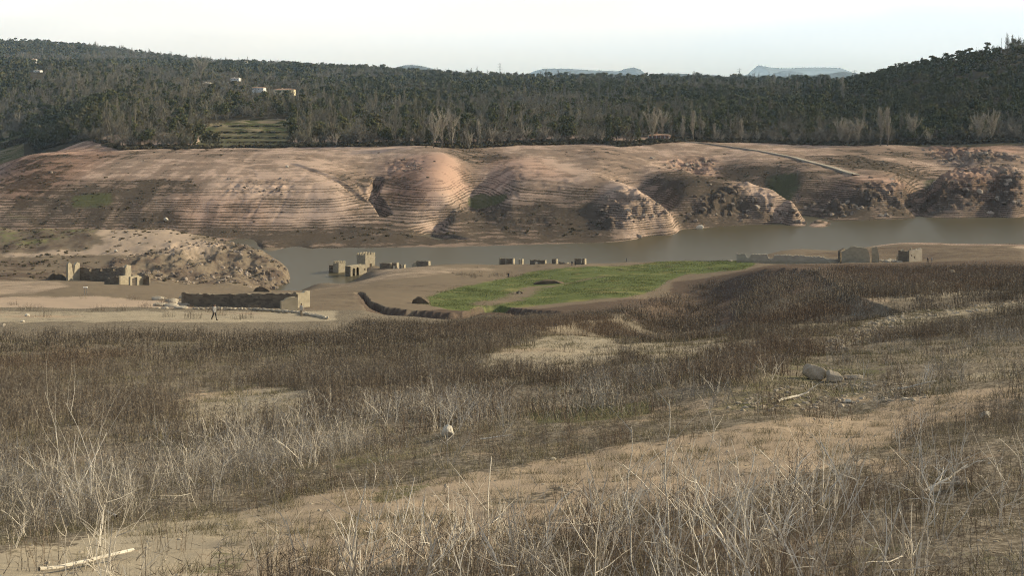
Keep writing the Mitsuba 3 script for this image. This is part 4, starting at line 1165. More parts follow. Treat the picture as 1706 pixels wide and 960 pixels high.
# roofless ruin on the left, below the knoll
e1, e2 = unit((.94, -.34)), unit((-.34, -.94))
A = hit(130, 468); m_ = A[1] / F
L = 86 * m_ / .94 * 1.02
ru = numbered('ruined_house')
put(part(ru, 'wall'), wall_mesh(A, e1, L, .55, [(0, 22 * m_), (.12, 22.5 * m_), (.3, 20 * m_), (.36, 21.5 * m_), (1, 25.5 * m_)], [(L * q, L * q + .75, 14.2 * m_ + q, 18.6 * m_ + q) for q in (.24, .47, .74)], seed=1, ragged=.07), 'shaded_masonry')
put(part(ru, 'wall'), wall_mesh(A, e2, 5.2, .6, [(0, 30 * m_), (.30, 31 * m_), (.42, 26 * m_), (.50, 9 * m_), (.58, 10 * m_), (.64, 31 * m_), (.9, 33.5 * m_), (1, 30 * m_)], seed=2), 'old_plaster')
B = on_ground(A[:2] + e1 * L)
put(part(ru, 'wall'), wall_mesh(B, -e2, 2.6, .7, [(0, 25 * m_), (.4, 28 * m_), (1, 26 * m_)], seed=3), 'old_plaster')
C = hit(199, 475)
put(part(ru, 'wall'), wall_mesh(C - np.r_[e1 * 4.1, 0], e1, 4.1, .4, [(0, .4), (.35, 1.4), (.6, 1.8), (1, 1.7)], seed=4), 'shaded_masonry')
put(part(ru, 'wall'), wall_mesh(C, -e2, 4.4, .45, [(0, 1.7), (.5, 2.0), (1, 1.5)], seed=5), 'old_plaster')
E = hit(217, 476)
put(part(ru, 'wall'), wall_mesh(E, -e2, 5.0, .45, [(0, 1.9), (.5, 2.0), (1, 1.2)], [(.7, 2.6, -.3, 1.5)], seed=6, ragged=.06), 'old_plaster')
put(part(ru, 'wall'), wall_mesh(E + np.r_[-e2 * 5, 0], e1, 1.6, .45, [(0, 1.9), (1, 1.5)], seed=7), 'shaded_masonry')
tell(ru, 'roofless ruined house with a long dark wall and pale end walls below the knoll', 'ruin')


def heap(name, pxs, label, cat, seed, n, sz, mat, dmin=60, kind=None):
    """A heap of stones: each block a piece of its own thing's mesh family."""
    r = np.random.default_rng(seed); root = numbered(name)
    (x0, y0), (x1, y1) = pxs
    for k in range(n):
        q = hit(r.uniform(x0, x1), r.uniform(y0, y1), dmin); s = sz * r.uniform(.5, 1.25)
        v, f = rock(seed * 50 + k, 1, .3, .6)
        v = v * [s * r.uniform(.8, 1.5), s, s * r.uniform(.7, 1.2)]
        put(part(root, 'stone'), (v + q + [0, 0, s * .15], f), mat)
    tell(root, label, cat, kind=kind)


heap('rubble_heap', ((134, 464), (172, 469)), 'pale rubble heap in front of the long wall of the roofless house', 'rubble', 11, 16, .55, 'pale_rubble')


def mound(name, px, py, w_px, h_px, label, seed, flat_side=True):
    q = hit(px, py); m = q[1] / F
    s = trimesh.creation.icosphere(3, 1.0); v = np.array(s.vertices)
    v *= 1 + (meshkit.fbm(v * 1.7 + seed, 4, seed) - .5)[:, None] * .9
    v[:, 2] *= np.clip(1.0 - .45 * np.abs(v[:, 0] + .25) ** 1.6, .12, 1.2)
    if flat_side:                      # the side towards the valley has been cut away by the water
        v[:, 1] = np.maximum(v[:, 1], -.35 + .1 * np.sin(v[:, 0] * 5))
    v = v * [w_px * m * .55, w_px * m * .55, h_px * m * 1.05]
    v[:, 2] -= h_px * m * .1
    put(name, (v + q + [0, w_px * m * .2, 0], np.array(s.faces)), 'brown_silt', 40)
    tell(name, label, 'mound', kind='structure')


mound('earth_mound', 95, 467, 34, 13, 'dark earth mound left of the roofless house', 21)
mound('earth_mound_001', 701, 507, 28, 11, 'dark cut mound on the silt left of the green field', 22)
mound('earth_mound_002', 916, 474, 46, 6.5, 'long dark cut bank in the middle of the green field', 23)
mound('earth_mound_003', 866, 490, 11, 5, 'small dark cut at the notch of the green field', 24)
mound('earth_mound_004', 436, 487, 26, 9, 'dark hump on the silt behind the long low ruin', 25)

# long low ruin with the dark wall
f1 = unit((.975, -.22)); A = hit(302, 510); m_ = A[1] / F
L = 196 * m_ / .975 * 1.01
lw = numbered('ruined_farm')
put(part(lw, 'wall'), wall_mesh(A, f1, L, .7, [(0, 22 * m_), (.06, 21 * m_), (.2, 20.5 * m_), (.5, 22 * m_), (.8, 25 * m_), (.96, 26.5 * m_), (1, 24 * m_)], seed=12, ragged=.06), 'shaded_masonry')
g2 = unit((.5, .87))
Bq = on_ground(A[:2] + f1 * L)
put(part(lw, 'wall'), wall_mesh(Bq, g2, 3.4, .55, [(0, 25 * m_), (.3, 22.5 * m_), (1, 25 * m_)], seed=13, ragged=.06), 'old_plaster')
Cq = hit(469, 521)
put(part(lw, 'wall'), wall_mesh(Cq, unit((.86, .5)), 22 * m_ / .86, .5, [(0, 15.5 * m_), (.3, 19 * m_), (.75, 21.5 * m_), (1, 19 * m_)], seed=14, ragged=.05), 'old_plaster')
put(part(lw, 'wall'), wall_mesh(hit(491.5, 519), unit((.9, .44)), 4.5 * m_, .5, [(0, 22 * m_), (1, 25 * m_)], seed=15), 'shaded_masonry')
tell(lw, 'long low ruin with a dark stone wall and two pale broken end walls', 'ruin')
kb = numbered('low_stone_wall')
so = Soup(); r_ = np.random.default_rng(5)
for a, b in (((322, 516), (420, 517)), ((420, 517), (500, 523)), ((500, 523), (545, 533))):
    P0, P1 = hit(*a), hit(*b); n = int(np.linalg.norm(P1 - P0) / .4)
    for k in range(n):
        q = P0 + (P1 - P0) * (k + .5) / n + r_.normal(0, .08, 3) * [1, 1, 0]
        v, f = rock(900 + k, 1, .25, .8); so.add(v * r_.uniform(.22, .36, 3) + q + [0, 0, .12], f)
scene[kb] = mikit.ply(so.mesh(), 'pale_rubble'); tell(kb, 'low line of pale stones running in front of the long low ruin', 'wall')
heap('rubble_heap', ((262, 498), (318, 516)), 'tumbled pale slabs at the left end of the long low ruin', 'rubble', 12, 26, .75, 'pale_rubble')


# towers and arched block by the water
def frame_box(p, d1, l1, d2, l2, h, t=.35, skirt=1.0, holes1=(), holes2=(), seed=0):
    """Four walls round a rectangle whose near corner is p; d1 to the left-back, d2 to the right-back. Returns dict of walls."""
    a = np.array([p[0], p[1], p[2]])
    b = a + np.r_[np.asarray(d1) * l1, 0]; c = a + np.r_[np.asarray(d2) * l2, 0]; e = b + np.r_[np.asarray(d2) * l2, 0]
    top = [(0, h), (1, h)]
    return [wall_mesh(b, -np.asarray(d1), l1, t, top, holes1, ragged=0, skirt=skirt), wall_mesh(a, d2, l2, t, top, holes2, ragged=0, skirt=skirt),
            wall_mesh(c, d1, l1, t, top, ragged=0, skirt=skirt), wall_mesh(e, -np.asarray(d2), l2, t, top, ragged=0, skirt=skirt)]


tl, tr = unit((-.8, .6)), unit((.6, .8))


def tower(px, py, wl, wr, hpx, label, z=None, door=None, band=None, nm=4, D=None):
    q = hit(px, py) if D is None else np.array([(px - CX) / F * D, D, EYE - (py - HZ) / F * D])
    if z is not None:
        q[2] = z
    m = q[1] / F; l1, l2, h = wl * m / .8, wr * m / .6, hpx * m
    root = numbered('battlemented_tower')
    mh = .62
    body = h - mh
    holes2 = [(door[0] * l2, door[1] * l2, -.4, door[2])] if door else ()
    for w in frame_box(q, tl, l1, tr, l2, body, .3, 2.0, (), holes2):
        put(part(root, 'wall'), w, 'old_plaster')
    c = q[:2] + tl * l1 / 2 + tr * l2 / 2
    put(part(root, 'roof'), boxm(c[0], c[1], q[2] + body - .55, l2 - .62, l1 - .62, .15, tr), 'concrete')
    if door:
        cc = q[:2] + tr * l2 * (door[0] + door[1]) / 2 + tl * .27
        put(part(root, 'door'), boxm(cc[0], cc[1], q[2] + door[2] / 2 - .2, (door[1] - door[0]) * l2, .05, door[2] + .4, tr), 'door_wood')
    if band:
        zb = q[2] + body - band
        so = Soup()
        for w in (boxm(*(q[:2] + tl * l1 / 2 + tr * -.05), zb, .12, l1 + .2, .16, tr), boxm(*(q[:2] + tr * l2 / 2 - tl * .05), zb, l2 - .05, .12, .16, tr),
                  boxm(*(q[:2] + tl * l1 / 2 + tr * (l2 + .05)), zb, .12, l1 + .2, .16, tr)):
            so.add(*w)
        put(part(root, 'string_course'), so.mesh(), 'concrete')
    for side, (o, d, ln, nrm) in enumerate(((q[:2], tl, l1, tr), (q[:2], tr, l2, tl), (q[:2] + tr * l2, tl, l1, -tr), (q[:2] + tl * l1, tr, l2, -tl))):
        for k in range(nm):
            s = ln * (k + .08) / (nm - 1 + .42)
            ww = ln / (nm - .6) * .56
            if side in (0, 2) and k in (0, nm - 1):
                continue
            cpt = o + d * (min(s, ln - ww) + ww / 2) + nrm * .15
            put(part(root, 'merlon'), boxm(cpt[0], cpt[1], q[2] + body + mh / 2, ww, .28, mh, d), 'old_plaster')
    tell(root, label, 'tower')
    return q, l1, l2


tower(608.5, 449.5, 15.5, 14.5, 26.5, 'taller square battlemented tower with a small door standing on the spit by the water', door=(.42, .66, 1.7), band=.95)
q, l1, l2 = tower(564, 454, 10.3, 10, 19, 'smaller battlemented tower standing in the edge of the water', z=-.05, D=468, nm=4)
an = numbered('annex')
root_small = 'battlemented_tower_001'
b0 = q + np.r_[tl * l1, 0]; m_ = q[1] / F
for w in frame_box(b0 + np.r_[tr * .3, 0], tl, 8.5 * m_ / .8, tr, l2 * .7, 11.5 * m_, .25, 2.0, [(.55, 1.25, .9, 1.6)]):
    put(part(root_small, 'annex_wall'), w, 'shaded_masonry')
ab = numbered('arched_building')
D_ = 459.0
q = np.array([(584 - CX) / F * D_, D_, .1]); m_ = D_ / F
l1, l2, h = 10 * m_ / .8, 24 * m_ / .6, 16 * m_


def arch_poly(c, w, z0, h):
    t = np.linspace(0, math.pi, 9)
    return sg.Polygon([(c - w / 2, z0), (c + w / 2, z0)] + [(c + w / 2 * math.cos(a), h - w / 2 + w / 2 * math.sin(a)) for a in t])


ws = frame_box(q, tl, l1, tr, l2, h, .3, 2.2)
for k, w in enumerate(ws):
    if k != 1:
        put(part(ab, 'wall'), w, 'shaded_masonry' if k == 0 else 'old_plaster')  # left wall gets the darker colour as its painted shade side
poly = sg.box(0, -2.2, l2, h).difference(arch_poly(l2 * .20, 1.25, -.6, 2.5)).difference(arch_poly(l2 * .43, 1.25, -.6, 2.6)).difference(sg.box(l2 * .83, 1.2, l2 * .9, 1.9))
m = trimesh.creation.extrude_polygon(poly, .3, engine='earcut'); v = np.array(m.vertices); n_ = np.array([tr[1], -tr[0]])
put(part(ab, 'arched_wall'), (np.stack([q[0] + tr[0] * v[:, 0] - n_[0] * v[:, 2], q[1] + tr[1] * v[:, 0] - n_[1] * v[:, 2], q[2] + v[:, 1]], 1), np.array(m.faces)), 'old_plaster', False)
c = q[:2] + tl * l1 / 2 + tr * l2 / 2
put(part(ab, 'roof'), boxm(c[0], c[1], q[2] + h - .3, l2 - .62, l1 - .62, .16, tr), 'concrete')
tell(ab, 'low pale block with two open arches between the two battlemented towers', 'building')


# little ruined buildings along the shore
def shore_ruin(px0, px1, top, base, label, seed, lit_px=3, holes=(), slope=(1, 1), gable_left=0, mat='shaded_masonry', post=False):
    d1 = unit((.97, -.22)); q = hit((px0 + px1) / 2, base)
    if q[1] > 478:
        q = np.array([((px0 + px1) / 2 - CX) / F * 471, 471.0, 0])
    m = q[1] / F; w = (px1 - px0) * m / .97; h = (base - top) * m
    q = on_ground(np.array([(px0 - CX) / F * q[1], q[1]]))
    root = numbered('ruined_hut')
    put(part(root, 'wall'), wall_mesh(q, d1, w, .4, [(0, h * slope[0]), (1, h * slope[1])], [(a * w, b * w, c, e * h) for a, b, c, e in holes], seed=seed, ragged=.08, skirt=1.2), mat)
    put(part(root, 'wall'), wall_mesh(q + np.r_[d1 * w, 0], unit((.22, .97)), max(2.2, lit_px * m / .25), .4, [(0, h * slope[1]), (1, h * slope[1] * .9)], seed=seed + 1, ragged=.08, skirt=1.2), 'old_plaster')
    if gable_left:
        p2 = q + np.r_[unit((-.86, -.5)) * -0, 0]
        put(part(root, 'gable'), wall_mesh(on_ground(q[:2] - unit((.7, .7)) * gable_left * m / .7), unit((.7, .7)), gable_left * m / .7, .35, [(0, h * .45), (.55, h * .98), (1, h * .9)], seed=seed + 2, ragged=.03, skirt=1.2), 'old_plaster')
    if post:
        for s in (.0, .45):
            put(part(root, 'post'), boxm(*(q[:2] + d1 * w * s - np.array([0, .3])), q[2] + h * .5, .35, .35, h * 1.25, d1), 'old_plaster')
    tell(root, label, 'ruin', 'small ruined buildings along the water')


shore_ruin(632.5, 651, 434, 443.6, 'dark windowless ruined hut nearest the towers', 31)
shore_ruin(653, 661, 432.5, 443, 'narrow ruined wall frame right of the hut nearest the towers', 33, holes=((.12, .7, .0, .55),))
shore_ruin(666, 673, 435, 442.8, 'two bare wall stumps between the huts', 35, holes=((.3, .75, -.5, 2),), lit_px=1)
shore_ruin(694, 714, 430.8, 441.6, 'dark box shaped hut with a pale pointed left end', 37, gable_left=6)
shore_ruin(832.5, 855, 430.5, 440.8, 'ruined hut with pale piers left of the field path', 39, post=True)
shore_ruin(864, 870, 432.5, 440.8, 'pale broken wall stump right of the hut with piers', 41, mat='old_plaster', holes=((.35, .6, -.3, 1.0),))
shore_ruin(883, 908, 432.4, 440.6, 'low dark wall with a worn doorway along the shore', 43, holes=((.36, .5, -.3, .6),), slope=(1, .95), lit_px=1)
shore_ruin(919.5, 927, 432.2, 440.4, 'single dark wall stump along the shore', 45, lit_px=1)
shore_ruin(931, 945, 436.5, 440.4, 'lowest worn wall remnant along the shore', 47, lit_px=1, slope=(1, .5))
shore_ruin(957, 974, 431.5, 441.2, 'dark hut with a bright right hand post behind two walkers', 49, holes=((.6, .72, .4, .75),), lit_px=4)

# long broken wall and gables on the right
d1 = unit((.985, -.17)); A = hit(1227, 437.5, 300); m_ = A[1] / F
L = 177 * m_ / .985
lb = numbered('broken_wall')
T_ = [(0, 14.5), (.088, 14.5), (.09, 8), (.125, 8), (.135, 14), (.28, 13.6), (.29, 8), (.335, 7.5), (.345, 14), (.5, 13.2), (.7, 12.0), (.78, 11), (.84, 8), (1, 7)]
put(part(lb, 'wall'), wall_mesh(A, d1, L, .9, [(a, b * m_) for a, b in T_], seed=51, ragged=.1, skirt=1.5), 'concrete')
put(part(lb, 'footing'), wall_mesh(A - np.r_[0, .5, 0], d1, L * .98, .5, [(0, 3.5 * m_), (1, 4 * m_)], seed=52, ragged=.12, skirt=1.5), 'old_plaster')
tell(lb, 'long broken concrete wall with notched top at the right end of the green field', 'wall')
A = hit(1402, 438.5, 300); m_ = A[1] / F
ga = numbered('ruined_gable')
L = 46 * m_
put(part(ga, 'wall'), wall_mesh(A, d1, L, .8, [(0, 21 * m_), (.06, 19 * m_), (.3, 26 * m_), (.55, 27 * m_), (.8, 26 * m_), (.93, 22 * m_), (1, 13 * m_)], seed=53, ragged=.14), 'old_plaster')
put(part(ga, 'wall'), wall_mesh(A + np.r_[-.3, .4, 0], unit((.5, .87)), 8.5, .7, [(0, 20 * m_), (.5, 21 * m_), (1, 15 * m_)], seed=54, ragged=.16), 'shaded_masonry')
tell(ga, 'rounded broken gable wall at the right end of the long broken wall', 'ruin')
A2 = hit(1452.5, 438, 300)
gb = numbered('ruined_gable')
put(part(gb, 'wall'), wall_mesh(A2, d1, 12 * m_, .8, [(0, 23 * m_), (.3, 26 * m_), (.7, 27 * m_), (1, 10 * m_)], seed=55, ragged=.14), 'old_plaster')
tell(gb, 'narrow broken gable just right of the rounded gable wall', 'ruin')
heap('rubble_heap', ((1468, 434), (1503, 438)), 'rubble heap between the narrow gable and the pale block', 'rubble', 13, 26, .8, 'pale_rubble', 300)
heap('rubble_heap', ((1208, 433), (1227, 436.5)), 'few stones lying at the left end of the long broken wall', 'rubble', 14, 9, .6, 'pale_rubble', 300)
st = numbered('wall_stump')
put(part(st, 'wall'), wall_mesh(hit(1496, 436.5, 300), unit((.93, .36)), 14 * m_, .8, [(0, 9 * m_), (.2, 13 * m_), (.4, 12 * m_), (.6, 20 * m_), (.9, 20 * m_), (1, 8 * m_)], seed=56, ragged=.14), 'old_plaster')
tell(st, 'leaning stump of wall left of the pale block', 'ruin')
pb = numbered('square_ruin')
q = hit(1514.5, 437, 300)
g1, g2_ = unit((.78, .62)), unit((-.62, .78))
put(part(pb, 'wall'), wall_mesh(q, g1, 28.5 * m_ / .78, .6, [(0, 18.5 * m_), (.4, 18.5 * m_), (.7, 19 * m_), (1, 19.5 * m_)], [(1.0, 1.5, 1.6, 2.2), (2.6, 3.1, .9, 1.5)], seed=57, ragged=.1), 'concrete')
put(part(pb, 'wall'), wall_mesh(q + np.r_[g1 * 28.5 * m_ / .78, 0], g2_, 4.0, .6, [(0, 19 * m_), (1, 17 * m_)], seed=58), 'concrete')
put(part(pb, 'wall'), wall_mesh(q + np.r_[g2_ * 4.0, 0], -g2_, 4.0, .6, [(0, 17 * m_), (1, 18 * m_)], seed=59), 'shaded_masonry')
put(part(pb, 'pillar'), boxm(*(q[:2] + g1 * 7 * m_ + g2_ * .3), q[2] + 20 * m_, .45, .45, 5 * m_, g1), 'pale_rubble')
tell(pb, 'square pale block ruin with a small pillar on top at the right', 'ruin')

# information board on two slanting legs
q = hit(142, 493); m_ = q[1] / F
ib = numbered('information_board'); h = 13.5 * m_
put(part(ib, 'panel'), boxm(q[0], q[1], q[2] + h, 7 * m_, .5, .10, (1, 0)), 'white_paint')
for s in (-1, 1):
    so = Soup(); so.tube([[q[0] + s * .22, q[1] + .1, q[2] - .3], [q[0] + s * .22 + .08, q[1], q[2] + h]], [.045, .045], 6)
    put(part(ib, 'leg'), so.mesh(), 'steel')
tell(ib, 'white information board on two thin legs standing on the sand at left', 'sign')

# concrete ramp down the bank on the right
so_s, so_w = Soup(), Soup()
RP = [(1143, 237.5), (1165, 239), (1200, 243.5), (1240, 249), (1280, 255.5), (1320, 263.5), (1360, 273.5), (1395, 283.5), (1424, 293)]
pp = np.array([hit(*p_, 600) for p_ in RP])
tt = np.linspace(0, len(pp) - 1, 60)
pp = np.stack([np.interp(tt, np.arange(len(pp)), pp[:, k]) for k in range(3)], 1)
gz_ = gaussian_filter(height(pp[:, 0], pp[:, 1]), 3) + .25
dd = np.gradient(pp[:, :2], axis=0); dd /= np.linalg.norm(dd, axis=1, keepdims=True); nn = np.stack([-dd[:, 1], dd[:, 0]], 1)
near_side = np.where(nn[:, 1:2] < 0, nn, -nn)


def ribbon(o0, o1, z0, z1):
    a = np.c_[pp[:, :2] + near_side * o0, gz_ + z1]; b = np.c_[pp[:, :2] + near_side * o1, gz_ + z1]
    c = np.c_[pp[:, :2] + near_side * o1, gz_ + z0]; d = np.c_[pp[:, :2] + near_side * o0, gz_ + z0]
    v = np.stack([a, b, c, d], 1).reshape(-1, 3); f = []
    for i in range(len(pp) - 1):
        for k in range(4):
            p, q = i * 4 + k, i * 4 + (k + 1) % 4
            f.append([p, q, q + 4, p + 4])
    return v, np.array(f)


rmp = numbered('boat_ramp')
put(part(rmp, 'slab'), ribbon(-3.2, 1.0, -1.5, .18), 'concrete')
put(part(rmp, 'kerb'), ribbon(1.02, 1.5, -2.2, .62), 'concrete')
tell(rmp, 'straight pale concrete boat ramp with a kerb running down the bank', 'ramp')


# houses in the woods
def house(px, py, D, w_px, h_px, label, wall, roof, name='house', win=5, deep=9.0, rh=.3, posts=0, z=None):
    x = (px - CX) / F * D; z0 = height(x, D)[0]
    zz = EYE - (py - HZ) * D / F
    m = D / F; w, h = w_px * m, h_px * m
    if z == 'ground':
        z0 = zz = height(x, D)[0] + 1.5
    z0 = min(z0, zz)
    base = zz
    root = numbered(name)
    d = unit((.97, -.24)); n_ = np.array([d[1], -d[0]])
    put(part(root, 'wall'), boxm(x, D + deep / 2, (z0 - 4 + base + h) / 2, w, deep, base + h - z0 + 4, d), wall)
    e = .5
    rz = base + h
    R_ = rh * h
    loc = np.array([[-w / 2 - e, -deep / 2 - e, 0], [w / 2 + e, -deep / 2 - e, 0], [w / 2 + e, deep / 2 + e, 0], [-w / 2 - e, deep / 2 + e, 0], [-w / 2 + w * .12, 0, R_], [w / 2 - w * .12, 0, R_], ])
    top = np.c_[x + loc[:, 0] * d[0] - loc[:, 1] * d[1], D + deep / 2 + loc[:, 0] * d[1] + loc[:, 1] * d[0], rz + .02 + loc[:, 2]]
    put(part(root, 'roof'), (top, np.array([[0, 1, 5], [0, 5, 4], [1, 2, 5], [2, 3, 4], [2, 4, 5], [3, 0, 4], [0, 2, 1], [0, 3, 2]])), roof)
    c = top[4] * .7 + top[5] * .3
    put(part(root, 'chimney'), boxm(c[0], c[1], c[2] + .3, .9, .9, 1.6, d), wall)
    for k in range(win):
        s = (k + .5) / win - .5
        cc = np.array([x, D + deep / 2]) + d * w * s + n_ * (deep / 2 + .01)
        put(part(root, 'window'), boxm(cc[0], cc[1], base + h * .58, w / win * .36, .12, h * .34, d), 'window_glass')
    for k in range(posts):
        s = k / (posts - 1) - .5
        cc = np.array([x, D + deep / 2]) + d * w * s + n_ * (deep / 2 + .45)
        put(part(root, 'post'), boxm(cc[0], cc[1], base + h / 2 - .5, .35, .35, h + 1, d), 'white_paint')
    tell(root, label, 'house')


house(473, 152.2, 1900, 32, 6.5, 'yellow house with a flat hipped roof alone on the wooded slope', 'yellow_render', 'roof_tile', win=4, deep=14, z='ground')
house(430, 151.5, 1930, 22, 5, 'low white house left of the yellow house', 'white_paint', 'roof_tile', win=4)
house(1100, 233.5, 985, 34, 7.5, 'low pinkish pavilion with white posts among trees at the top of the bank', 'brick_red', 'roof_tile', name='pavilion', win=6, posts=6, deep=8, rh=.35)
house(8, 89, 4300, 8, 4, 'left one of two tiny pale houses high on the left ridge', 'concrete', 'roof_tile', win=2)
house(21, 89, 4300, 9, 3.5, 'right one of two tiny pale houses high on the left ridge', 'concrete', 'roof_tile', win=2)
house(19, 104, 2900, 9, 4, 'small white house on the left hillside below the ridge', 'white_paint', 'roof_tile', win=2)
house(55, 103, 2900, 9, 4, 'small house with reddish roof on the left hillside below the ridge', 'white_paint', 'roof_tile', win=2)
house(62, 121, 2450, 12, 3.5, 'low pale house half hidden in the trees on the left hillside', 'white_paint', 'concrete', win=2)
house(392, 134.5, 2350, 15, 4, 'low white house between trees above the pale feathery tree', 'white_paint', 'concrete', win=3)
house(344, 142.5, 2150, 14, 4, 'pale house beside the pale feathery tree', 'white_paint', 'concrete', win=3)
house(409, 107, 3550, 6, 4, 'tiny white house near the top of the wooded skyline', 'white_paint', 'concrete', win=1)


# masts on the skyline
def mast(px, top, foot, D, label, arms=3, pole=False):
    x = (px - CX) / F * D; z1 = EYE - (top - HZ) * D / F; z0 = height(x, D)[0] - 1
    root = numbered('pylon' if not pole else 'mast'); H = z1 - z0; t = D / 3000 * .16 + .08
    if pole:
        so = Soup(); so.tube([[x, D, z0], [x, D, z1]], [t * 1.8, t * 1.2], 6); put(part(root, 'pole'), so.mesh(), 'steel')
    else:
        w = H * .10
        for sx in (-1, 1):
            for sy in (-1, 1):
                so = Soup(); so.tube([[x + sx * w, D + sy * w, z0], [x + sx * w * .3, D + sy * w * .3, z0 + H * .6], [x, D, z1]], [t, t, t], 4); put(part(root, 'leg'), so.mesh(), 'steel')
        for k in range(arms):
            so = Soup(); zz = z0 + H * (.66 + .13 * k); so.tube([[x - H * .15, D, zz], [x, D, zz + .4], [x + H * .15, D, zz]], [t * .7, t, t * .7], 4); put(part(root, 'crossarm'), so.mesh(), 'steel')
        so = Soup()
        for k in range(8):
            f0, f1 = k / 9, (k + 1) / 9; s = 1 if k % 2 else -1
            so.tube([[x + s * w * (1 - f0), D - w * (1 - f0), z0 + H * f0 * .9], [x - s * w * (1 - f1), D - w * (1 - f1), z0 + H * f1 * .9]], [t * .7, t * .7], 3)
        put(part(root, 'brace'), so.mesh(), 'steel')
    tell(root, label, 'pylon')


mast(833, 105, 122, 3150, 'lattice pylon on the middle of the skyline')
mast(98, 69, 80, 4500, 'lattice pylon on the ridge at upper left')
mast(1232, 113, 128, 3150, 'lattice pylon left of the blue peaked mountain')
mast(1669, 63, 82, 1470, 'thin mast on top of the dark hill at upper right', pole=True)
mast(1424, 116, 124, 3100, 'small pylon right of the blue peaked mountain')
mast(1494, 107, 117, 1560, 'thin pole on the left shoulder of the dark hill', pole=True)
# ---------------------------------------------------------------- people
M3 = manifold3d.Manifold


def ball(c, r):
    return M3.sphere(r, 10).translate(tuple(float(v) for v in c))


def bone(a, ra, b, rb):
    return M3.batch_hull([ball(a, ra), ball(b, rb)])


def fuse(parts, edge, rounds=6):
    m = M3.batch_boolean(parts, manifold3d.OpType.Add).refine_to_length(edge).to_mesh()
    t = trimesh.Trimesh(m.vert_properties[:, :3], m.tri_verts, process=True)
    trimesh.smoothing.filter_taubin(t, iterations=rounds)
    return np.array(t.vertices), np.array(t.faces)


for key, c in (('skin', (.42, .27, .19)), ('hair_dark', (.035, .025, .02)), ('cloth_black', (.022, .022, .026)), ('cloth_grey', (.30, .29, .28)), ('cloth_pale', (.62, .57, .50)), ('cloth_blue', (.04, .06, .11)), ('cloth_tan', (.33, .26, .18)), ('shoe_dark', (.04, .035, .03))):
    scene[key] = {'type': 'roughplastic', 'diffuse_reflectance': rgb(*c), 'alpha': .4} if key != 'skin' else {'type': 'diffuse', 'reflectance': rgb(*c)}


def figure(pose):
    """Joints of a 1.72 m figure facing -y, in metres. Returns meshes by part."""
    walk = {'stand': 0.0, 'walk': .22, 'stroll': .12}[pose]
    hipz, J = .90, {}
    neck, head = np.array([0, -.01, 1.47]), np.array([0, -.03, 1.60])
    body, jacket, trousers, shoes = [], [], [], []
    for s in (-1, 1):
        y = s * walk
        hip, knee, ank = np.array([s * .09, 0, hipz]), np.array([s * .10, -y * .55 - .03 * abs(walk) * 4, .49]), np.array([s * .10, -y * 1.15 + (.07 if s < 0 and walk else 0), .09 + (.05 if s < 0 and walk > .2 else 0)])
        toe = ank + [s * .02, -.16, -.05]
        body += [bone(hip, .085, knee, .056), bone(knee, .056, ank, .04), bone(ank, .038, toe, .03)]
        trousers += [bone(hip + [0, 0, .03], .105, knee, .072), bone(knee, .072, ank + [0, 0, .03], .06)]
        shoes.append([bone(ank + [0, .03, -.045], .047, toe + [0, 0, .005], .042)])
        sh, el = np.array([s * .185, 0, 1.40]), np.array([s * .235, y * .45 + .02, 1.12])
        wr = np.array([s * .225, y * .8 - .07, .885])
        body += [bone(neck, .05, sh, .055), bone(sh, .05, el, .04), bone(el, .04, wr, .027)]
        jacket += [bone(sh, .075, el, .06), bone(el, .06, wr + [0, 0, .03], .047)]
        palm = wr + [0, -.012, -.075]
        body.append(M3.batch_hull([ball(wr, .024), ball(palm + [0, -.028, 0], .014), ball(palm + [0, .026, 0], .014)]))
        for k, (off, ln) in enumerate(((-.030, .062), (-.011, .072), (.009, .066), (.027, .05))):
            b = palm + [0, off, -.005]; mid = b + [-s * .006, off * .1, -ln * .55]; tip = mid + [-s * .016, -.004, -ln * .45]
            body += [bone(b, .0095, mid, .009), bone(mid, .009, tip, .0075)]
        tb = wr + [0, -.03, -.03]; tm = tb + [-s * .008, -.028, -.03]
        body += [bone(tb, .011, tm, .010), bone(tm, .010, tm + [-s * .01, -.008, -.026], .008)]
    body += [M3.batch_hull([ball([-.09, 0, .93], .10), ball([.09, 0, .93], .10), ball([0, 0, 1.12], .12)]), M3.batch_hull([ball([0, 0, 1.10], .12), ball([-.11, 0, 1.33], .10), ball([.11, 0, 1.33], .10)]),
             bone([0, 0, 1.38], .065, neck + [0, 0, .06], .052), M3.batch_hull([ball(head + [0, .025, .03], .092), ball(head + [0, -.02, .02], .085), ball(head + [0, -.045, -.085], .042)]),
             bone(head + [0, -.10, .01], .010, head + [0, -.118, -.03], .014)]
    for s in (-1, 1):
        body.append(ball(head + [s * .092, .005, -.01], .020))
    jacket += [M3.batch_hull([ball([-.10, 0, .88], .115), ball([.10, 0, .88], .115), ball([-.12, 0, 1.34], .115), ball([.12, 0, 1.34], .115), ball([0, .01, 1.40], .09)])]
    trousers += [M3.batch_hull([ball([-.09, 0, .92], .112), ball([.09, 0, .92], .112), ball([0, 0, .98], .11)])]
    hair = M3.batch_hull([ball(head + [0, .03, .045], .098), ball(head + [0, .05, -.03], .075), ball(head + [0, -.03, .075], .066)])
    return {'body': fuse(body, .022, 4), 'jacket': fuse(jacket, .05), 'trousers': fuse(trousers, .05), 'hair': fuse([hair], .04, 3), 'shoe': fuse(shoes[0], .04, 3), 'shoe_001': fuse(shoes[1], .04, 3),
            'eye': None}


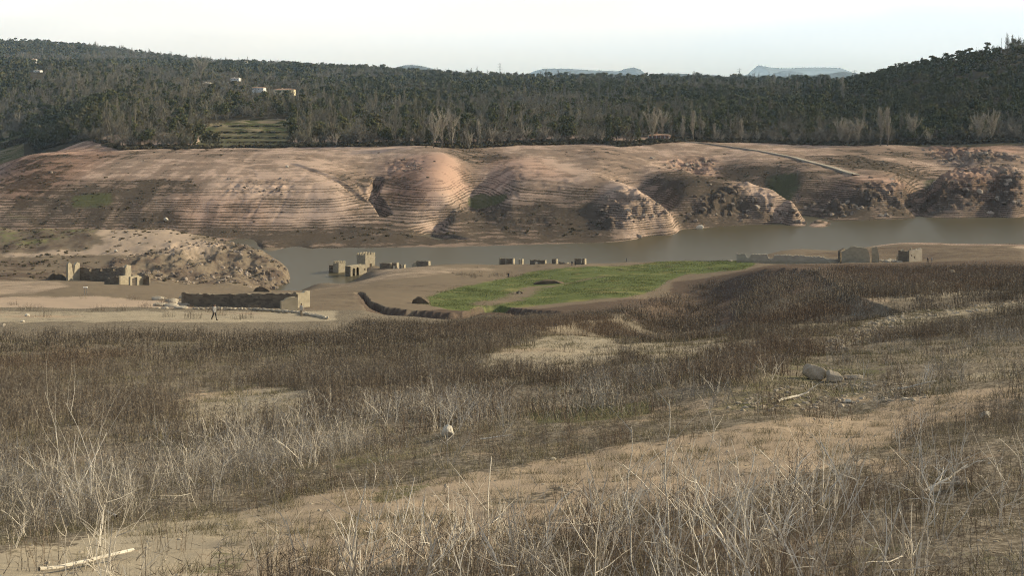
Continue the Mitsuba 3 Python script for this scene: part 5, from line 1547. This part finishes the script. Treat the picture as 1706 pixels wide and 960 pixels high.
FIG = {p_: figure(p_) for p_ in ('stand', 'walk', 'stroll')}
PEOPLE = [  # foot px, py, height px, pose, heading, jacket, trousers, label
    (357, 534, 26.5, 'walk', .9, 'cloth_grey', 'cloth_black', 'person in a grey top and dark trousers walking before the long low ruin'),
    (502, 528, 20.5, 'stand', 2.6, 'cloth_pale', 'cloth_tan', 'person in pale clothes standing at the right end of the long low ruin'),
    (847, 464, 10.0, 'stroll', .4, 'cloth_black', 'cloth_black', 'person in dark clothes walking along the edge of the green field'),
    (953, 443.5, 7.6, 'stroll', 3.0, 'cloth_black', 'cloth_blue', 'left one of two dark walkers on the shore path'),
    (958.6, 443.5, 7.8, 'stroll', 3.2, 'cloth_black', 'cloth_black', 'right one of two dark walkers on the shore path'),
    (1010, 438.6, 7.4, 'stand', 1.4, 'cloth_black', 'cloth_blue', 'person in dark clothes standing beside a pale one on the shore'),
    (1013.6, 438.6, 7.4, 'stand', 4.4, 'cloth_pale', 'cloth_tan', 'person in pale clothes standing beside a dark one on the shore'),
    (1043.5, 437.8, 7.6, 'stroll', 1.8, 'cloth_black', 'cloth_black', 'lone dark walker on the shore between the pair and the long wall'),
    (1546, 438, 7.5, 'stand', .3, 'cloth_black', 'cloth_black', 'person in dark clothes right of the square pale ruin'),
    (1552.5, 438, 9.0, 'stand', 5.6, 'cloth_pale', 'cloth_tan', 'person in pale clothes right of the square pale ruin'),
    (828.5, 441, 7.0, 'stand', 2.0, 'cloth_black', 'cloth_blue', 'person in dark clothes left of the hut with piers'),
]
for k, (px, py, hp, pose, head, jk, trs, lab) in enumerate(PEOPLE):
    hx, hy, hz = first_hit(px, py, dmin=60)
    s = np.clip(hp / F * hy / 1.72, .92, 1.12)
    key = numbered('person')
    tw = place(hx, hy, hz - .01, head, s)
    if hy < 230:
        parts_ = (('body', 'skin'), ('jacket', jk), ('trousers', trs), ('hair', 'hair_dark'), ('shoe', 'shoe_dark'), ('shoe_001', 'shoe_dark'))
    else:
        parts_ = (('body', 'skin'), ('jacket', jk), ('trousers', trs), ('hair', 'hair_dark'))
    for pn, mt in parts_:
        scene[f'{key}__{pn}'] = mikit.ply(FIG[pose][pn], mt, smooth=True, to_world=tw)
    labels[key] = {'label': lab, 'category': 'person'}
